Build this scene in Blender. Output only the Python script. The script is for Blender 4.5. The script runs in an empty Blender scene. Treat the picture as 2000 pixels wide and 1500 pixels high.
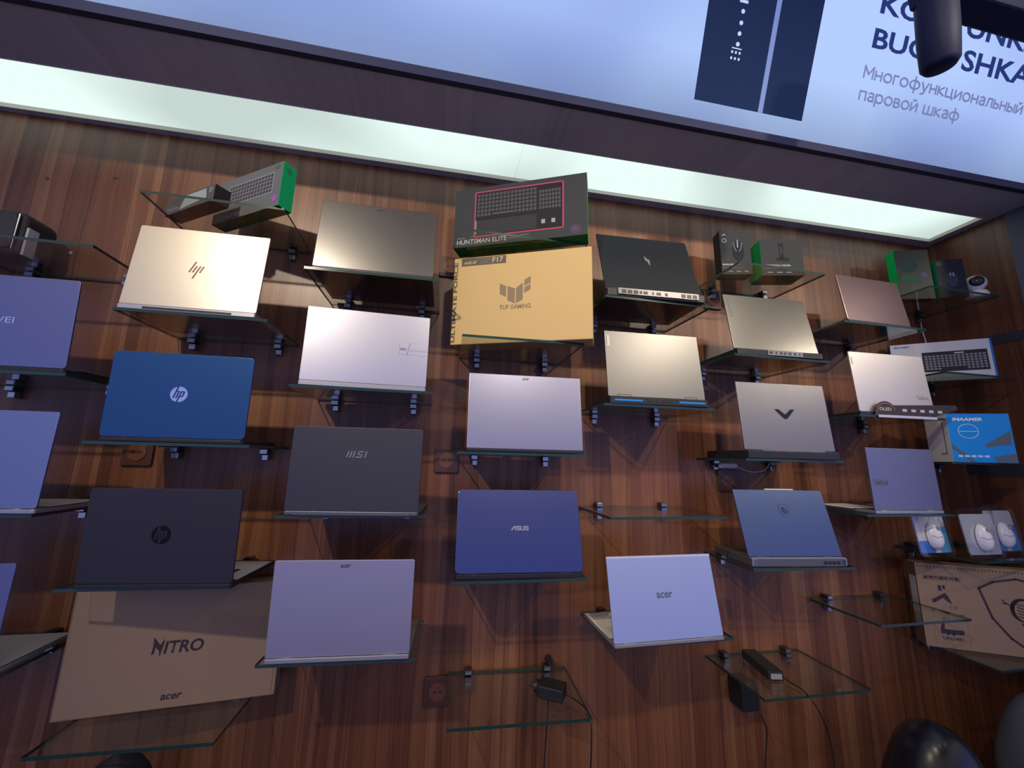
import bpy, bmesh, math, random
from mathutils import Matrix, Vector
random.seed(7)
C = bpy.context.scene.collection
SC = bpy.context.scene
PI = math.pi

# ------------------------------------------------------------------ camera
cam = bpy.data.cameras.new('camera'); cam_o = bpy.data.objects.new('camera', cam); C.objects.link(cam_o)
R_ = Vector((0.98288, -0.182713, 0.023721)); U_ = Vector((-0.056747, -0.177715, 0.982444)); F_ = Vector((0.175289, 0.966971, 0.185041))
mw = Matrix((R_, U_, -F_)).transposed().to_4x4(); mw.translation = Vector((0, -1.4391, 1.6))
cam_o.matrix_world = mw
cam.sensor_width = 36; cam.lens = 763.354 / 2000 * 36; cam.clip_start = 0.02
SC.camera = cam_o
# ------------------------------------------------------------------ view
SC.view_settings.view_transform = 'Standard'; SC.view_settings.look = 'None'
SC.view_settings.exposure = 0.0; SC.view_settings.gamma = 1; SC.view_settings.use_curve_mapping = False
# ------------------------------------------------------------------ world: the dim blue lit hall behind the camera
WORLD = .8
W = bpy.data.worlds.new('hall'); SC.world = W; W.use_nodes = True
nt = W.node_tree; nt.nodes.clear()
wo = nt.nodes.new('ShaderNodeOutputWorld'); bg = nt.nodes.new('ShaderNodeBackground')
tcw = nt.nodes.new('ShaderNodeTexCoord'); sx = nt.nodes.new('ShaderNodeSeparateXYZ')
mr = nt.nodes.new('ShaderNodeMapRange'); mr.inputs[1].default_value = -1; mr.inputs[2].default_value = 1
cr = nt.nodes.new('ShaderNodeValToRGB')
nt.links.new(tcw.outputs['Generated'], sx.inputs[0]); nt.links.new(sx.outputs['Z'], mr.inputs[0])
# position 0 = straight down, .5 = level, 1 = straight up: blue shop fronts at eye level, a warm lit ceiling band, dark above, pale overhead added to light the sheets
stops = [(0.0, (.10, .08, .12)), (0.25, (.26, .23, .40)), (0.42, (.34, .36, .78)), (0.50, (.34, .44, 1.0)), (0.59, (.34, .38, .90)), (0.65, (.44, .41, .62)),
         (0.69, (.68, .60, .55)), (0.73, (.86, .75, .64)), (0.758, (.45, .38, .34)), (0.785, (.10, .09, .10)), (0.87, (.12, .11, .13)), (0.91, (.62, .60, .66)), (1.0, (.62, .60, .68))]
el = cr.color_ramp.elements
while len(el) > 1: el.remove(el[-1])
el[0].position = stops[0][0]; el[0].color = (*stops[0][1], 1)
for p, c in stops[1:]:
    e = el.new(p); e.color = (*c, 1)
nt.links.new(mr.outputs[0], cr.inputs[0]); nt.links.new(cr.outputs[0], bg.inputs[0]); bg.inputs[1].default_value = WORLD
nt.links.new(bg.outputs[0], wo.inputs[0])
# ------------------------------------------------------------------ shop spots aimed at the display wall
def spot(loc, target, power, color, size=70, blend=.7, rad=.035):
    l = bpy.data.lights.new('ceiling_spot', 'SPOT'); l.energy = power; l.color = color; l.spot_size = math.radians(size); l.spot_blend = blend
    l.shadow_soft_size = rad
    o = bpy.data.objects.new('ceiling_spot', l); C.objects.link(o); o.location = loc
    o.rotation_euler = (Vector(target) - Vector(loc)).to_track_quat('-Z', 'Y').to_euler()
WARM = (1, .86, .66)
spot((-1.15, -2.1, 3.15), (-.1, 0, 2.05), 150, WARM, 74, 1)
spot((.42, -2.0, 3.15), (.95, 0, 1.95), 72, WARM, 74, 1)
spot((1.75, -1.9, 3.15), (1.0, 0, 2.0), 90, WARM, 62, 1)
spot((3.2, -2.0, 3.0), (1.75, 0, 1.85), 55, WARM, 44, .9)

# ------------------------------------------------------------------ materials
MAT = {}
def mat(name, col, rough=.5, metal=0., spec=.5, emit=None, es=0, coat=0):
    if name in MAT: return MAT[name]
    m = bpy.data.materials.new(name); m.use_nodes = True; b = m.node_tree.nodes['Principled BSDF']
    b.inputs['Base Color'].default_value = (*col, 1); b.inputs['Roughness'].default_value = rough; b.inputs['Metallic'].default_value = metal
    b.inputs['Specular IOR Level'].default_value = spec; b.inputs['Coat Weight'].default_value = coat
    if emit: b.inputs['Emission Color'].default_value = (*emit, 1); b.inputs['Emission Strength'].default_value = es
    MAT[name] = m; return m
def brushed(name, col, rough, metal):
    """metal or painted shell with a very fine grain in its roughness and colour"""
    m = mat(name, col, rough, metal); t = m.node_tree; b = t.nodes['Principled BSDF']
    tc = t.nodes.new('ShaderNodeTexCoord'); n = t.nodes.new('ShaderNodeTexNoise'); n.inputs['Scale'].default_value = 900
    mp = t.nodes.new('ShaderNodeMapRange'); mp.inputs[3].default_value = rough - .04; mp.inputs[4].default_value = rough + .04
    t.links.new(tc.outputs['Object'], n.inputs['Vector']); t.links.new(n.outputs[0], mp.inputs[0]); t.links.new(mp.outputs[0], b.inputs['Roughness'])
    return m
def wood(name, axis, gain=1.0, cols=None):
    """walnut laminate: strips of varying tone with fine grain, running along z (or along x when axis is 's')"""
    m = bpy.data.materials.new(name); m.use_nodes = True; t = m.node_tree; b = t.nodes['Principled BSDF']; N = t.nodes.new; Lk = t.links.new
    tc = N('ShaderNodeTexCoord'); sp = N('ShaderNodeSeparateXYZ'); Lk(tc.outputs['Object'], sp.inputs[0])
    across = sp.outputs[{'x': 'X', 'y': 'Y', 's': 'X'}[axis]]; along = sp.outputs['Y' if axis == 's' else 'Z']
    cb = N('ShaderNodeCombineXYZ'); Lk(across, cb.inputs[0]); Lk(along, cb.inputs[2])
    # slow wander of the grain
    wn = N('ShaderNodeTexNoise'); wn.inputs['Scale'].default_value = 1.0; wn.inputs['Detail'].default_value = 2
    ms = N('ShaderNodeVectorMath'); ms.operation = 'MULTIPLY'; ms.inputs[1].default_value = (9, 1, 1.3); Lk(cb.outputs[0], ms.inputs[0]); Lk(ms.outputs[0], wn.inputs['Vector'])
    wa = N('ShaderNodeMath'); wa.operation = 'MULTIPLY_ADD'; wa.inputs[1].default_value = .05; Lk(wn.outputs[0], wa.inputs[0]); Lk(across, wa.inputs[2])
    v = N('ShaderNodeTexVoronoi'); v.voronoi_dimensions = '1D'; v.inputs['Scale'].default_value = 12; Lk(wa.outputs[0], v.inputs['W'])
    ve = N('ShaderNodeTexVoronoi'); ve.voronoi_dimensions = '1D'; ve.feature = 'DISTANCE_TO_EDGE'; ve.inputs['Scale'].default_value = 12; Lk(wa.outputs[0], ve.inputs['W'])
    v2 = N('ShaderNodeTexVoronoi'); v2.voronoi_dimensions = '1D'; v2.inputs['Scale'].default_value = 52; Lk(wa.outputs[0], v2.inputs['W'])
    g = N('ShaderNodeTexNoise'); g.inputs['Scale'].default_value = 1; g.inputs['Detail'].default_value = 5; g.inputs['Roughness'].default_value = .65
    gs = N('ShaderNodeCombineXYZ'); ga = N('ShaderNodeMath'); ga.operation = 'MULTIPLY'; ga.inputs[1].default_value = 150; Lk(wa.outputs[0], ga.inputs[0])
    gz = N('ShaderNodeMath'); gz.operation = 'MULTIPLY'; gz.inputs[1].default_value = 2.2; Lk(along, gz.inputs[0]); Lk(ga.outputs[0], gs.inputs[0]); Lk(gz.outputs[0], gs.inputs[2]); Lk(gs.outputs[0], g.inputs['Vector'])
    def mixf(a, bb, f):
        x = N('ShaderNodeMix'); x.data_type = 'FLOAT'; x.inputs[0].default_value = f; Lk(a, x.inputs[2]); Lk(bb, x.inputs[3]); return x.outputs[0]
    s1 = N('ShaderNodeSeparateColor'); Lk(v.outputs['Color'], s1.inputs[0]); s2 = N('ShaderNodeSeparateColor'); Lk(v2.outputs['Color'], s2.inputs[0])
    a = mixf(s1.outputs[0], s2.outputs[0], .45); a = mixf(a, g.outputs[0], .50)
    r = N('ShaderNodeValToRGB'); Lk(a, r.inputs[0]); e = r.color_ramp.elements
    cols = cols or [(.20, (.085, .027, .013)), (.42, (.150, .053, .024)), (.60, (.205, .080, .036)), (.85, (.310, .145, .072))]
    e[0].position = cols[0][0]; e[0].color = (*[c * gain for c in cols[0][1]], 1); e[1].position = cols[3][0]; e[1].color = (*[c * gain for c in cols[3][1]], 1)
    for p, c in cols[1:3]:
        k = e.new(p); k.color = (*[q * gain for q in c], 1)
    ed = N('ShaderNodeMapRange'); ed.inputs[1].default_value = 0; ed.inputs[2].default_value = .035; ed.inputs[3].default_value = .55 if axis != 's' else .93; ed.inputs[4].default_value = 1; Lk(ve.outputs['Distance'], ed.inputs[0])
    mx = N('ShaderNodeVectorMath'); mx.operation = 'SCALE'; Lk(r.outputs[0], mx.inputs[0]); Lk(ed.outputs[0], mx.inputs['Scale'])
    Lk(mx.outputs[0], b.inputs['Base Color']); b.inputs['Roughness'].default_value = .36; b.inputs['Specular IOR Level'].default_value = .5
    bp = N('ShaderNodeBump'); bp.inputs['Strength'].default_value = .08; bp.inputs['Distance'].default_value = .002; Lk(g.outputs[0], bp.inputs['Height']); Lk(bp.outputs[0], b.inputs['Normal'])
    MAT[name] = m; return m
def glassy(name, tint, gloss=.0, ior=1.5):
    m = bpy.data.materials.new(name); m.use_nodes = True; t = m.node_tree; t.nodes.clear(); N = t.nodes.new
    o = N('ShaderNodeOutputMaterial'); tr = N('ShaderNodeBsdfTransparent'); tr.inputs[0].default_value = (*tint, 1)
    gl = N('ShaderNodeBsdfGlossy'); gl.inputs['Roughness'].default_value = .03; gl.inputs[0].default_value = (.9, .95, .93, 1)
    lw = N('ShaderNodeLayerWeight'); lw.inputs[0].default_value = .5; fr = N('ShaderNodeMath'); fr.operation = 'POWER'; fr.inputs[1].default_value = 4.5; t.links.new(lw.outputs['Facing'], fr.inputs[0]); ad = N('ShaderNodeMath'); ad.operation = 'ADD'; ad.inputs[1].default_value = gloss; ad.use_clamp = True
    mx = N('ShaderNodeMixShader'); t.links.new(fr.outputs[0], ad.inputs[0]); t.links.new(ad.outputs[0], mx.inputs[0]); t.links.new(tr.outputs[0], mx.inputs[1]); t.links.new(gl.outputs[0], mx.inputs[2]); t.links.new(mx.outputs[0], o.inputs[0])
    MAT[name] = m; return m
wood('walnut', 'x'); wood('walnut_side', 'y'); wood('walnut_soffit', 's', 1, [(.2, (.36, .37, .43)), (.42, (.40, .41, .47)), (.6, (.43, .44, .50)), (.85, (.47, .48, .54))])
GLASS = glassy('glass', (.93, .955, .94), .03); EDGE = mat('glass_edge', (.012, .042, .036), .12, 0, .6)
PLAS = glassy('clear_plastic', (.96, .965, .975), .05)
CHROME = mat('chrome', (.42, .43, .46), .2, 1); DCHROME = mat('dark_chrome', (.10, .10, .12), .25, .9)
BLACK = mat('black', (.012, .012, .015), .4); SOFTBLACK = mat('soft_black', (.014, .014, .018), .7); KEY = mat('key_black', (.02, .02, .024), .5)
SCREEN = mat('screen_black', (.01, .01, .012), .12); INK = mat('ink', (.035, .02, .035), .6); WHITE = mat('white', (.8, .8, .8), .5)
LGREY = mat('print_grey', (.45, .45, .45), .6, 0, .15); PAPER = mat('paper', (.86, .83, .76), .8); GREEN = mat('box_green', (.0, .33, .07), .6, 0, .15)
DKBOX = mat('box_dark', (.040, .044, .048), .6, 0, .15); KRAFT = mat('kraft', (.31, .205, .135), .8); TUFK = mat('kraft_yellow', (.58, .40, .16), .7)
PRINTK = mat('kraft_print', (.23, .17, .095), .7); PRINTD = mat('kraft_dark_print', (.07, .055, .04), .7)

# ------------------------------------------------------------------ mesh helpers
class MB:
    def __init__(s): s.v = []; s.f = []; s.m = []
    def box(s, x0, x1, y0, y1, z0, z1, mi=0):
        n = len(s.v); s.v += [(x, y, z) for z in (z0, z1) for y in (y0, y1) for x in (x0, x1)]
        for q in ((0, 2, 3, 1), (4, 5, 7, 6), (0, 1, 5, 4), (2, 6, 7, 3), (0, 4, 6, 2), (1, 3, 7, 5)): s.f.append(tuple(n + i for i in q)); s.m.append(mi)
        return s
    def prism(s, pts, a, b, axis='y', mi=0, mi_side=None):
        """2-D outline pts (counter-clockwise), extruded from a to b along axis; for 'y' the outline is (x,z), for 'z' it is (x,y), for 'x' it is (y,z)"""
        n = len(s.v); k = len(pts)
        P = {'y': lambda p, t: (p[0], t, p[1]), 'z': lambda p, t: (p[0], p[1], t), 'x': lambda p, t: (t, p[0], p[1])}[axis]
        s.v += [P(p, a) for p in pts] + [P(p, b) for p in pts]
        s.f.append(tuple(range(n, n + k))); s.f.append(tuple(range(n + 2 * k - 1, n + k - 1, -1))); s.m += [mi, mi]
        for i in range(k):
            j = (i + 1) % k; s.f.append((n + i, n + i + k, n + j + k, n + j)); s.m.append(mi if mi_side is None else mi_side)
        return s
    def tube(s, pts, r, seg=8, mi=0):
        pts = [Vector(p) for p in pts]; n = len(s.v); k = len(pts)
        rr = r if isinstance(r, (list, tuple)) else [r] * k
        for i, p in enumerate(pts):
            d = (pts[min(i + 1, k - 1)] - pts[max(i - 1, 0)]).normalized(); u = d.orthogonal().normalized()
            if i and abs(d.dot(pu)) < .98: u = (pu - d * pu.dot(d)).normalized()
            pu = u; w = d.cross(u)
            s.v += [tuple(p + (u * math.cos(2 * PI * j / seg) + w * math.sin(2 * PI * j / seg)) * rr[i]) for j in range(seg)]
        for i in range(k - 1):
            for j in range(seg): a = n + i * seg + j; b = n + i * seg + (j + 1) % seg; s.f.append((a, b, b + seg, a + seg)); s.m.append(mi)
        s.f.append(tuple(n + j for j in range(seg - 1, -1, -1))); s.f.append(tuple(n + (k - 1) * seg + j for j in range(seg))); s.m += [mi, mi]
        return s
    def rev(s, prof, c=(0, 0, 0), seg=24, axis='z', mi=0):
        n = len(s.v); k = len(prof)
        for r, h in prof:
            for j in range(seg):
                a = 2 * PI * j / seg; x, y = r * math.cos(a), r * math.sin(a)
                s.v.append({'z': (c[0] + x, c[1] + y, c[2] + h), 'y': (c[0] + x, c[1] + h, c[2] - y), 'x': (c[0] + h, c[1] + x, c[2] + y)}[axis])
        for i in range(k - 1):
            for j in range(seg): a = n + i * seg + j; b = n + i * seg + (j + 1) % seg; s.f.append((a, b, b + seg, a + seg)); s.m.append(mi)
        s.f.append(tuple(n + j for j in range(seg - 1, -1, -1))); s.f.append(tuple(n + (k - 1) * seg + j for j in range(seg))); s.m += [mi, mi]
        return s
    def stroke(s, pts, w, y=-.0006, closed=False, mi=0):
        """flat ink line of width w along (x,z) points, drawn as short raised bars"""
        q = list(pts) + ([pts[0]] if closed else [])
        for (x0, z0), (x1, z1) in zip(q, q[1:]):
            L = math.hypot(x1 - x0, z1 - z0) or 1e-6; dx, dz = (x1 - x0) / L, (z1 - z0) / L; nx, nz = -dz * w / 2, dx * w / 2; e = w * .35
            x0 -= dx * e; z0 -= dz * e; x1 += dx * e; z1 += dz * e
            s.prism([(x0 - nx, z0 - nz), (x1 - nx, z1 - nz), (x1 + nx, z1 + nz), (x0 + nx, z0 + nz)], y, 0, 'y', mi)
        return s
    def build(s, name, mats, parent=None, smooth=False, bev=0, bseg=2):
        me = bpy.data.meshes.new(name); me.from_pydata(s.v, [], s.f); me.update()
        for m in (mats if isinstance(mats, (list, tuple)) else [mats]): me.materials.append(m)
        for p, i in zip(me.polygons, s.m): p.material_index = i; p.use_smooth = smooth
        bm = bmesh.new(); bm.from_mesh(me); bmesh.ops.recalc_face_normals(bm, faces=bm.faces); bm.to_mesh(me); bm.free()
        o = bpy.data.objects.new(name, me); C.objects.link(o); o.parent = parent
        if bev:
            b = o.modifiers.new('bevel', 'BEVEL'); b.width = bev; b.segments = bseg; b.limit_method = 'ANGLE'; b.angle_limit = math.radians(40)
        return o
def rrect(x0, x1, z0, z1, r, n=5, rb=None):
    rb = r if rb is None else rb; o = []
    for cx, cz, a0, q in ((x1 - rb, z0 + rb, -90, rb), (x1 - r, z1 - r, 0, r), (x0 + r, z1 - r, 90, r), (x0 + rb, z0 + rb, 180, rb)):
        for i in range(n + 1): a = math.radians(a0 + 90 * i / n); o.append((cx + q * math.cos(a), cz + q * math.sin(a)))
    return o
def thing(name, label, cat, loc=(0, 0, 0), rz=0, group=None, rx=0):
    o = bpy.data.objects.new(name, None); C.objects.link(o); o.empty_display_size = .05; o.location = loc; o.rotation_euler = (rx, 0, rz)
    return tag(o, label, cat, group)
def tag(o, label, cat, group=None):
    o['label'] = label; o['category'] = cat
    if group: o['group'] = group
    return o
def struct(o): o['kind'] = 'structure'; return o
TC = {}
def text(s, x0, x1, z0, z1, m, parent, name='lettering', bold=0, shear=0, y=-.0005, th=.0004, vertical=False, label=None):
    """writing fitted into the rectangle x0..x1, z0..z1 of the parent's front; vertical text reads from bottom to top"""
    cu = bpy.data.curves.new('t', 'FONT'); cu.body = s; cu.offset = bold; cu.shear = shear; cu.resolution_u = 3
    ob = bpy.data.objects.new('t', cu); C.objects.link(ob); bpy.context.view_layer.update()
    me = bpy.data.meshes.new_from_object(ob.evaluated_get(bpy.context.evaluated_depsgraph_get())); bpy.data.objects.remove(ob); bpy.data.curves.remove(cu)
    xs = [v.co.x for v in me.vertices]; ys = [v.co.y for v in me.vertices]; ax, bx, ay, by = min(xs), max(xs), min(ys), max(ys)
    for v in me.vertices:
        u, w = (v.co.x - ax) / (bx - ax), (v.co.y - ay) / (by - ay)
        if vertical: u, w = 1 - w, u
        v.co = (x0 + (x1 - x0) * u, y, z0 + (z1 - z0) * w)
    me.materials.clear(); me.materials.append(m); me.name = name
    o = bpy.data.objects.new(name, me); C.objects.link(o); o.parent = parent
    if label: o['label'] = label
    return o

# ------------------------------------------------------------------ setting
XR = 2.42; ZS = 2.72
struct(MB().box(-4, XR + .1, 0, .12, 0, 4.4).build('wall_back', MAT['walnut']))
struct(MB().box(XR, XR + .1, -.29, 0, 0, ZS).build('wall_right', MAT['walnut_side']))
struct(MB().box(-5, 5, -2.4, 0, -.1, 0).build('floor', mat('floor_tile', (.10, .09, .12), .35)))
RIM = mat('dark_trim', (.035, .035, .05), .5)
struct(MB().box(XR - .006, XR + .13, -.62, -.29, 0, ZS + .2).build('trim_1', mat('grey_panel', (.10, .10, .13), .6)))
struct(MB().box(XR - .004, XR, -.29, -.001, 2.148, 2.188).build('trim_2', RIM))
struct(MB().box(XR - .004, XR, -.29, -.001, 1.572, 1.620).build('trim_3', RIM))
# soffit with an opening for the light panel
sf = MB(); zt = ZS + .05; xa = XR - .04
yb = lambda x: -.030 - .006 * x          # edge of the opening next to the wall
yf = lambda x: -.230 - .006 * x          # edge of the opening next to the sign
sf.prism([(-4, yb(-4)), (XR, yb(XR)), (XR, 0), (-4, 0)], ZS, zt, 'z'); sf.prism([(-4, -.43), (XR, -.43), (XR, yf(XR)), (-4, yf(-4))], ZS, zt, 'z'); sf.prism([(xa, yf(xa)), (XR, yf(XR)), (XR, yb(XR)), (xa, yb(xa))], ZS, zt, 'z')
struct(sf.build('ceiling', MAT['walnut_soffit']))
# light panel: frosted diffusers over tubes (two leaves with a seam), brighter where the tubes are
lm = bpy.data.materials.new('diffuser'); lm.use_nodes = True; t = lm.node_tree; t.nodes.clear()
o_ = t.nodes.new('ShaderNodeOutputMaterial'); em = t.nodes.new('ShaderNodeEmission'); tc = t.nodes.new('ShaderNodeTexCoord'); no = t.nodes.new('ShaderNodeTexNoise')
no.inputs['Scale'].default_value = 1.9; no.inputs['Detail'].default_value = 0; mp = t.nodes.new('ShaderNodeMapRange'); mp.inputs[1].default_value = .35; mp.inputs[2].default_value = .62; mp.inputs[3].default_value = .70; mp.inputs[4].default_value = 1.04
t.links.new(tc.outputs['Object'], no.inputs['Vector']); t.links.new(no.outputs[0], mp.inputs[0]); t.links.new(mp.outputs[0], em.inputs[1]); em.inputs[0].default_value = (.82, .98, .93, 1); t.links.new(em.outputs[0], o_.inputs[0])
pan = thing('light_panel', 'long recessed strip light with frosted white panels above the display wall', 'ceiling light', (0, 0, ZS))
for xl, xr_ in ((-4, .245), (.248, xa)): MB().prism([(xl, yf(xl)), (xr_, yf(xr_)), (xr_, yb(xr_)), (xl, yb(xl))], .014, .026, 'z').build('diffuser', lm, pan)
fr = MB(); fr.prism([(-4, yb(-4) - .003), (xa, yb(xa) - .003), (xa, yb(xa)), (-4, yb(-4))], -.002, .0135, 'z'); fr.prism([(-4, yf(-4) - .002), (xa, yf(xa) - .002), (xa, yf(xa)), (-4, yf(-4))], -.002, .0135, 'z'); fr.prism([(xa - .010, yf(xa)), (xa, yf(xa)), (xa, yb(xa)), (xa - .010, yb(xa))], -.002, .0135, 'z')
fr.build('frame', mat('cream_trim', (.62, .58, .46), .5), pan)

# big backlit sign above the soffit (its face leans forward over the display)
YS = -.43; TILT = .3631
sm = bpy.data.materials.new('backlit_face'); sm.use_nodes = True; t = sm.node_tree; t.nodes.clear(); N = t.nodes.new
o_ = N('ShaderNodeOutputMaterial'); em = N('ShaderNodeEmission'); tc = N('ShaderNodeTexCoord'); sp = N('ShaderNodeSeparateXYZ'); no = N('ShaderNodeTexNoise'); no.inputs['Scale'].default_value = 1.3; no.inputs['Detail'].default_value = 1
rp = N('ShaderNodeValToRGB'); e = rp.color_ramp.elements; e[0].position = .30; e[0].color = (.27, .37, .80, 1); e[1].position = .62; e[1].color = (.46, .62, 1.0, 1)
mz = N('ShaderNodeMapRange'); mz.inputs[1].default_value = 0; mz.inputs[2].default_value = .22; mz.inputs[3].default_value = .62; mz.inputs[4].default_value = 1
for a, b in ((tc.outputs['Object'], no.inputs['Vector']), (tc.outputs['Object'], sp.inputs[0]), (no.outputs[0], rp.inputs[0]), (rp.outputs[0], em.inputs[0]), (sp.outputs['Z'], mz.inputs[0]), (mz.outputs[0], em.inputs[1]), (em.outputs[0], o_.inputs[0])): t.links.new(a, b)
sign = thing('lightbox_sign', 'large blue-white backlit sign advertising a steam cabinet above the wooden soffit', 'sign', (0, YS, ZS), rx=TILT)
MB().box(-4, 4, 0, .12, .055, 1.5).build('housing', mat('sign_housing', (.1, .1, .12), .6), sign)
MB().box(-4, 4, -.004, 0, .012, 1.5).build('illuminated_face', sm, sign)
MB().box(-4, 4, -.010, .02, -.012, .012).build('bottom_frame', mat('sign_frame', (.04, .045, .10), .7, 0, .2), sign)
pic = MB(); z0 = .073
pic.prism([(.770, z0), (1.012, z0), (1.012, 1.2), (.770, 1.2)], -.0055, -.0041, 'y', 0)
pic.prism([(1.030, z0), (1.189, z0), (1.189, 1.2), (1.030, 1.2)], -.0055, -.0041, 'y', 0)
pic.prism([(1.012, z0), (1.030, z0), (1.030, 1.2), (1.012, 1.2)], -.0060, -.0041, 'y', 1)
pic.build('printed_oven', [mat('oven_print', (.012, .02, .05), 1, 0, 0, emit=(.008, .016, .05), es=1), mat('oven_bar', (.1, .12, .2), 1, 0, 0, emit=(.14, .20, .46), es=1)], sign)
dots = MB()
for zz in (.352, .319, .288, .257): dots.rev([(.0065, -.0068), (.0065, -.0056)], (.895, 0, zz), 12, 'y')
for r_ in range(2):
    for c_ in range(3): dots.box(.876 + .014 * c_, .882 + .014 * c_, -.0068, -.0056, .229 - .018 * r_, .236 - .018 * r_)
dots.box(.876, .912, -.0068, -.0056, .243, .2455); dots.box(.878, .908, -.0068, -.0056, .376, .384)
dots.build('printed_symbols', mat('sign_white', (.3, .35, .5), 1, 0, 0, emit=(.35, .45, .7), es=1), sign)
NAVY = mat('sign_navy', (.01, .015, .06), 1, 0, 0, emit=(.02, .035, .16), es=1); SGREY = mat('sign_grey', (.08, .1, .15), 1, 0, 0, emit=(.17, .20, .40), es=1)
# the sign lettering
def stext(s, x0, x1, z0, z1, m, bold=0): text(s, x0, x1, z0, z1, m, sign, 'lettering', bold, 0, -.0055, 0)
stext("KO\u02bbP", 1.411, 1.690, .448, .517, NAVY, .025); stext("FUNKSIYALI", 1.730, 2.410, .448, .517, NAVY, .025)
stext("BUG\u02bbLI", 1.408, 1.765, .342, .411, NAVY, .025); stext("SHKAF", 1.804, 2.195, .342, .411, NAVY, .025)
def ell(cx, cy, rx, ry, n=18): return [(cx + rx * math.cos(2 * PI * i / n), cy + ry * math.sin(2 * PI * i / n)) for i in range(n + 1)]
SOFT = [(0, 1), (0, 0), (.4, 0), (.58, .15), (.58, .42), (.4, .56), (0, .56)]
GL = {'M': (1.0, [[(0, 0), (0, 1.35), (.5, .45), (1, 1.35), (1, 0)]]), 'n': (.7, [[(0, 0), (0, 1)], [(.7, 0), (.7, 1)], [(0, .52), (.7, .52)]]), 'o': (.86, [ell(.43, .5, .43, .5)]),
'g': (.5, [[(0, 0), (0, 1), (.5, 1)]]), 'f': (1.15, [[(.575, -.45), (.575, 1.45)], ell(.575, .5, .575, .5)]), 'u': (.75, [[(0, 1), (.38, 0)], [(.75, 1), (.28, -.33), (0, -.40)]]),
'k': (.68, [[(0, 0), (0, 1)], [(.64, 1), (.05, .50), (.68, 0)]]), 'c': (.85, [[(0, 1), (0, 0), (.85, 0), (.85, -.25)], [(.7, 0), (.7, 1)]]), 'i': (.72, [[(0, 1), (0, 0), (.72, 1), (.72, 0)]]),
'a': (.62, [[(.06, .88), (.32, 1), (.55, .92), (.62, .75), (.62, 0)], [(.62, .58), (.2, .52), (0, .28), (.16, .02), (.45, .03), (.62, .25)]]), 'l': (.7, [[(0, 0), (.13, .1), (.20, 1), (.7, 1), (.7, 0)]]),
'b': (.58, [SOFT]), 'y': (.86, [SOFT, [(.86, 0), (.86, 1)]]), 'j': (.72, [[(0, 1), (0, 0), (.72, 1), (.72, 0)], [(.18, 1.38), (.36, 1.24), (.54, 1.38)]]), 'p': (.7, [[(0, 0), (0, 1), (.7, 1), (.7, 0)]]),
'r': (.82, [[(0, -.45), (0, 1)], ell(.42, .5, .40, .5)]), 'v': (.62, [[(0, .53), (.36, .53), (.55, .66), (.52, .92), (.36, 1), (0, 1), (0, 0), (.40, 0), (.62, .14), (.60, .40), (.36, .53)]]), 'w': (1.15, [[(0, 1), (0, 0), (1.15, 0), (1.15, 1)], [(.575, 0), (.575, 1)]]), ' ': (.30, [])}
def cyr(word, x0, x1, z0, xh, m):
    tot = sum(GL[c][0] for c in word) + .30 * (len(word) - 1); k = (x1 - x0) / tot; u = 0; b = MB()
    for c in word:
        for st_ in GL[c][1]: b.stroke([(x0 + (u + p[0]) * k, z0 + p[1] * xh) for p in st_], .0056, -.0055)
        u += GL[c][0] + .30
    b.build('lettering', m, sign)
cyr('Mnogofunkcionalbnyj', 1.402, 2.138, .249, .0265, SGREY); cyr('parovoj wkaf', 1.402, 1.850, .179, .0265, SGREY)

# dark spotlight on its arm, in front of the sign
sl = thing('track_spotlight', 'dark cylindrical spotlight hanging from an arm in front of the sign lettering', 'spotlight', (1.272, -.8, 2.855))
DK = mat('lamp_dark', (.012, .015, .05), .6, 0, .2)
b = MB(); b.rev([(.032, -.182), (.040, -.170), (.043, -.10), (.043, .01), (.038, .02)], (0, 0, 0), 28)
h = b.build('lamp_head', DK, sl, True); h.rotation_euler = (.16, -.12, 0)
b = MB(); b.box(-.04, 1.6, -.035, .035, .004, .085); b.build('arm', DK, sl, bev=.006)

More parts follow.
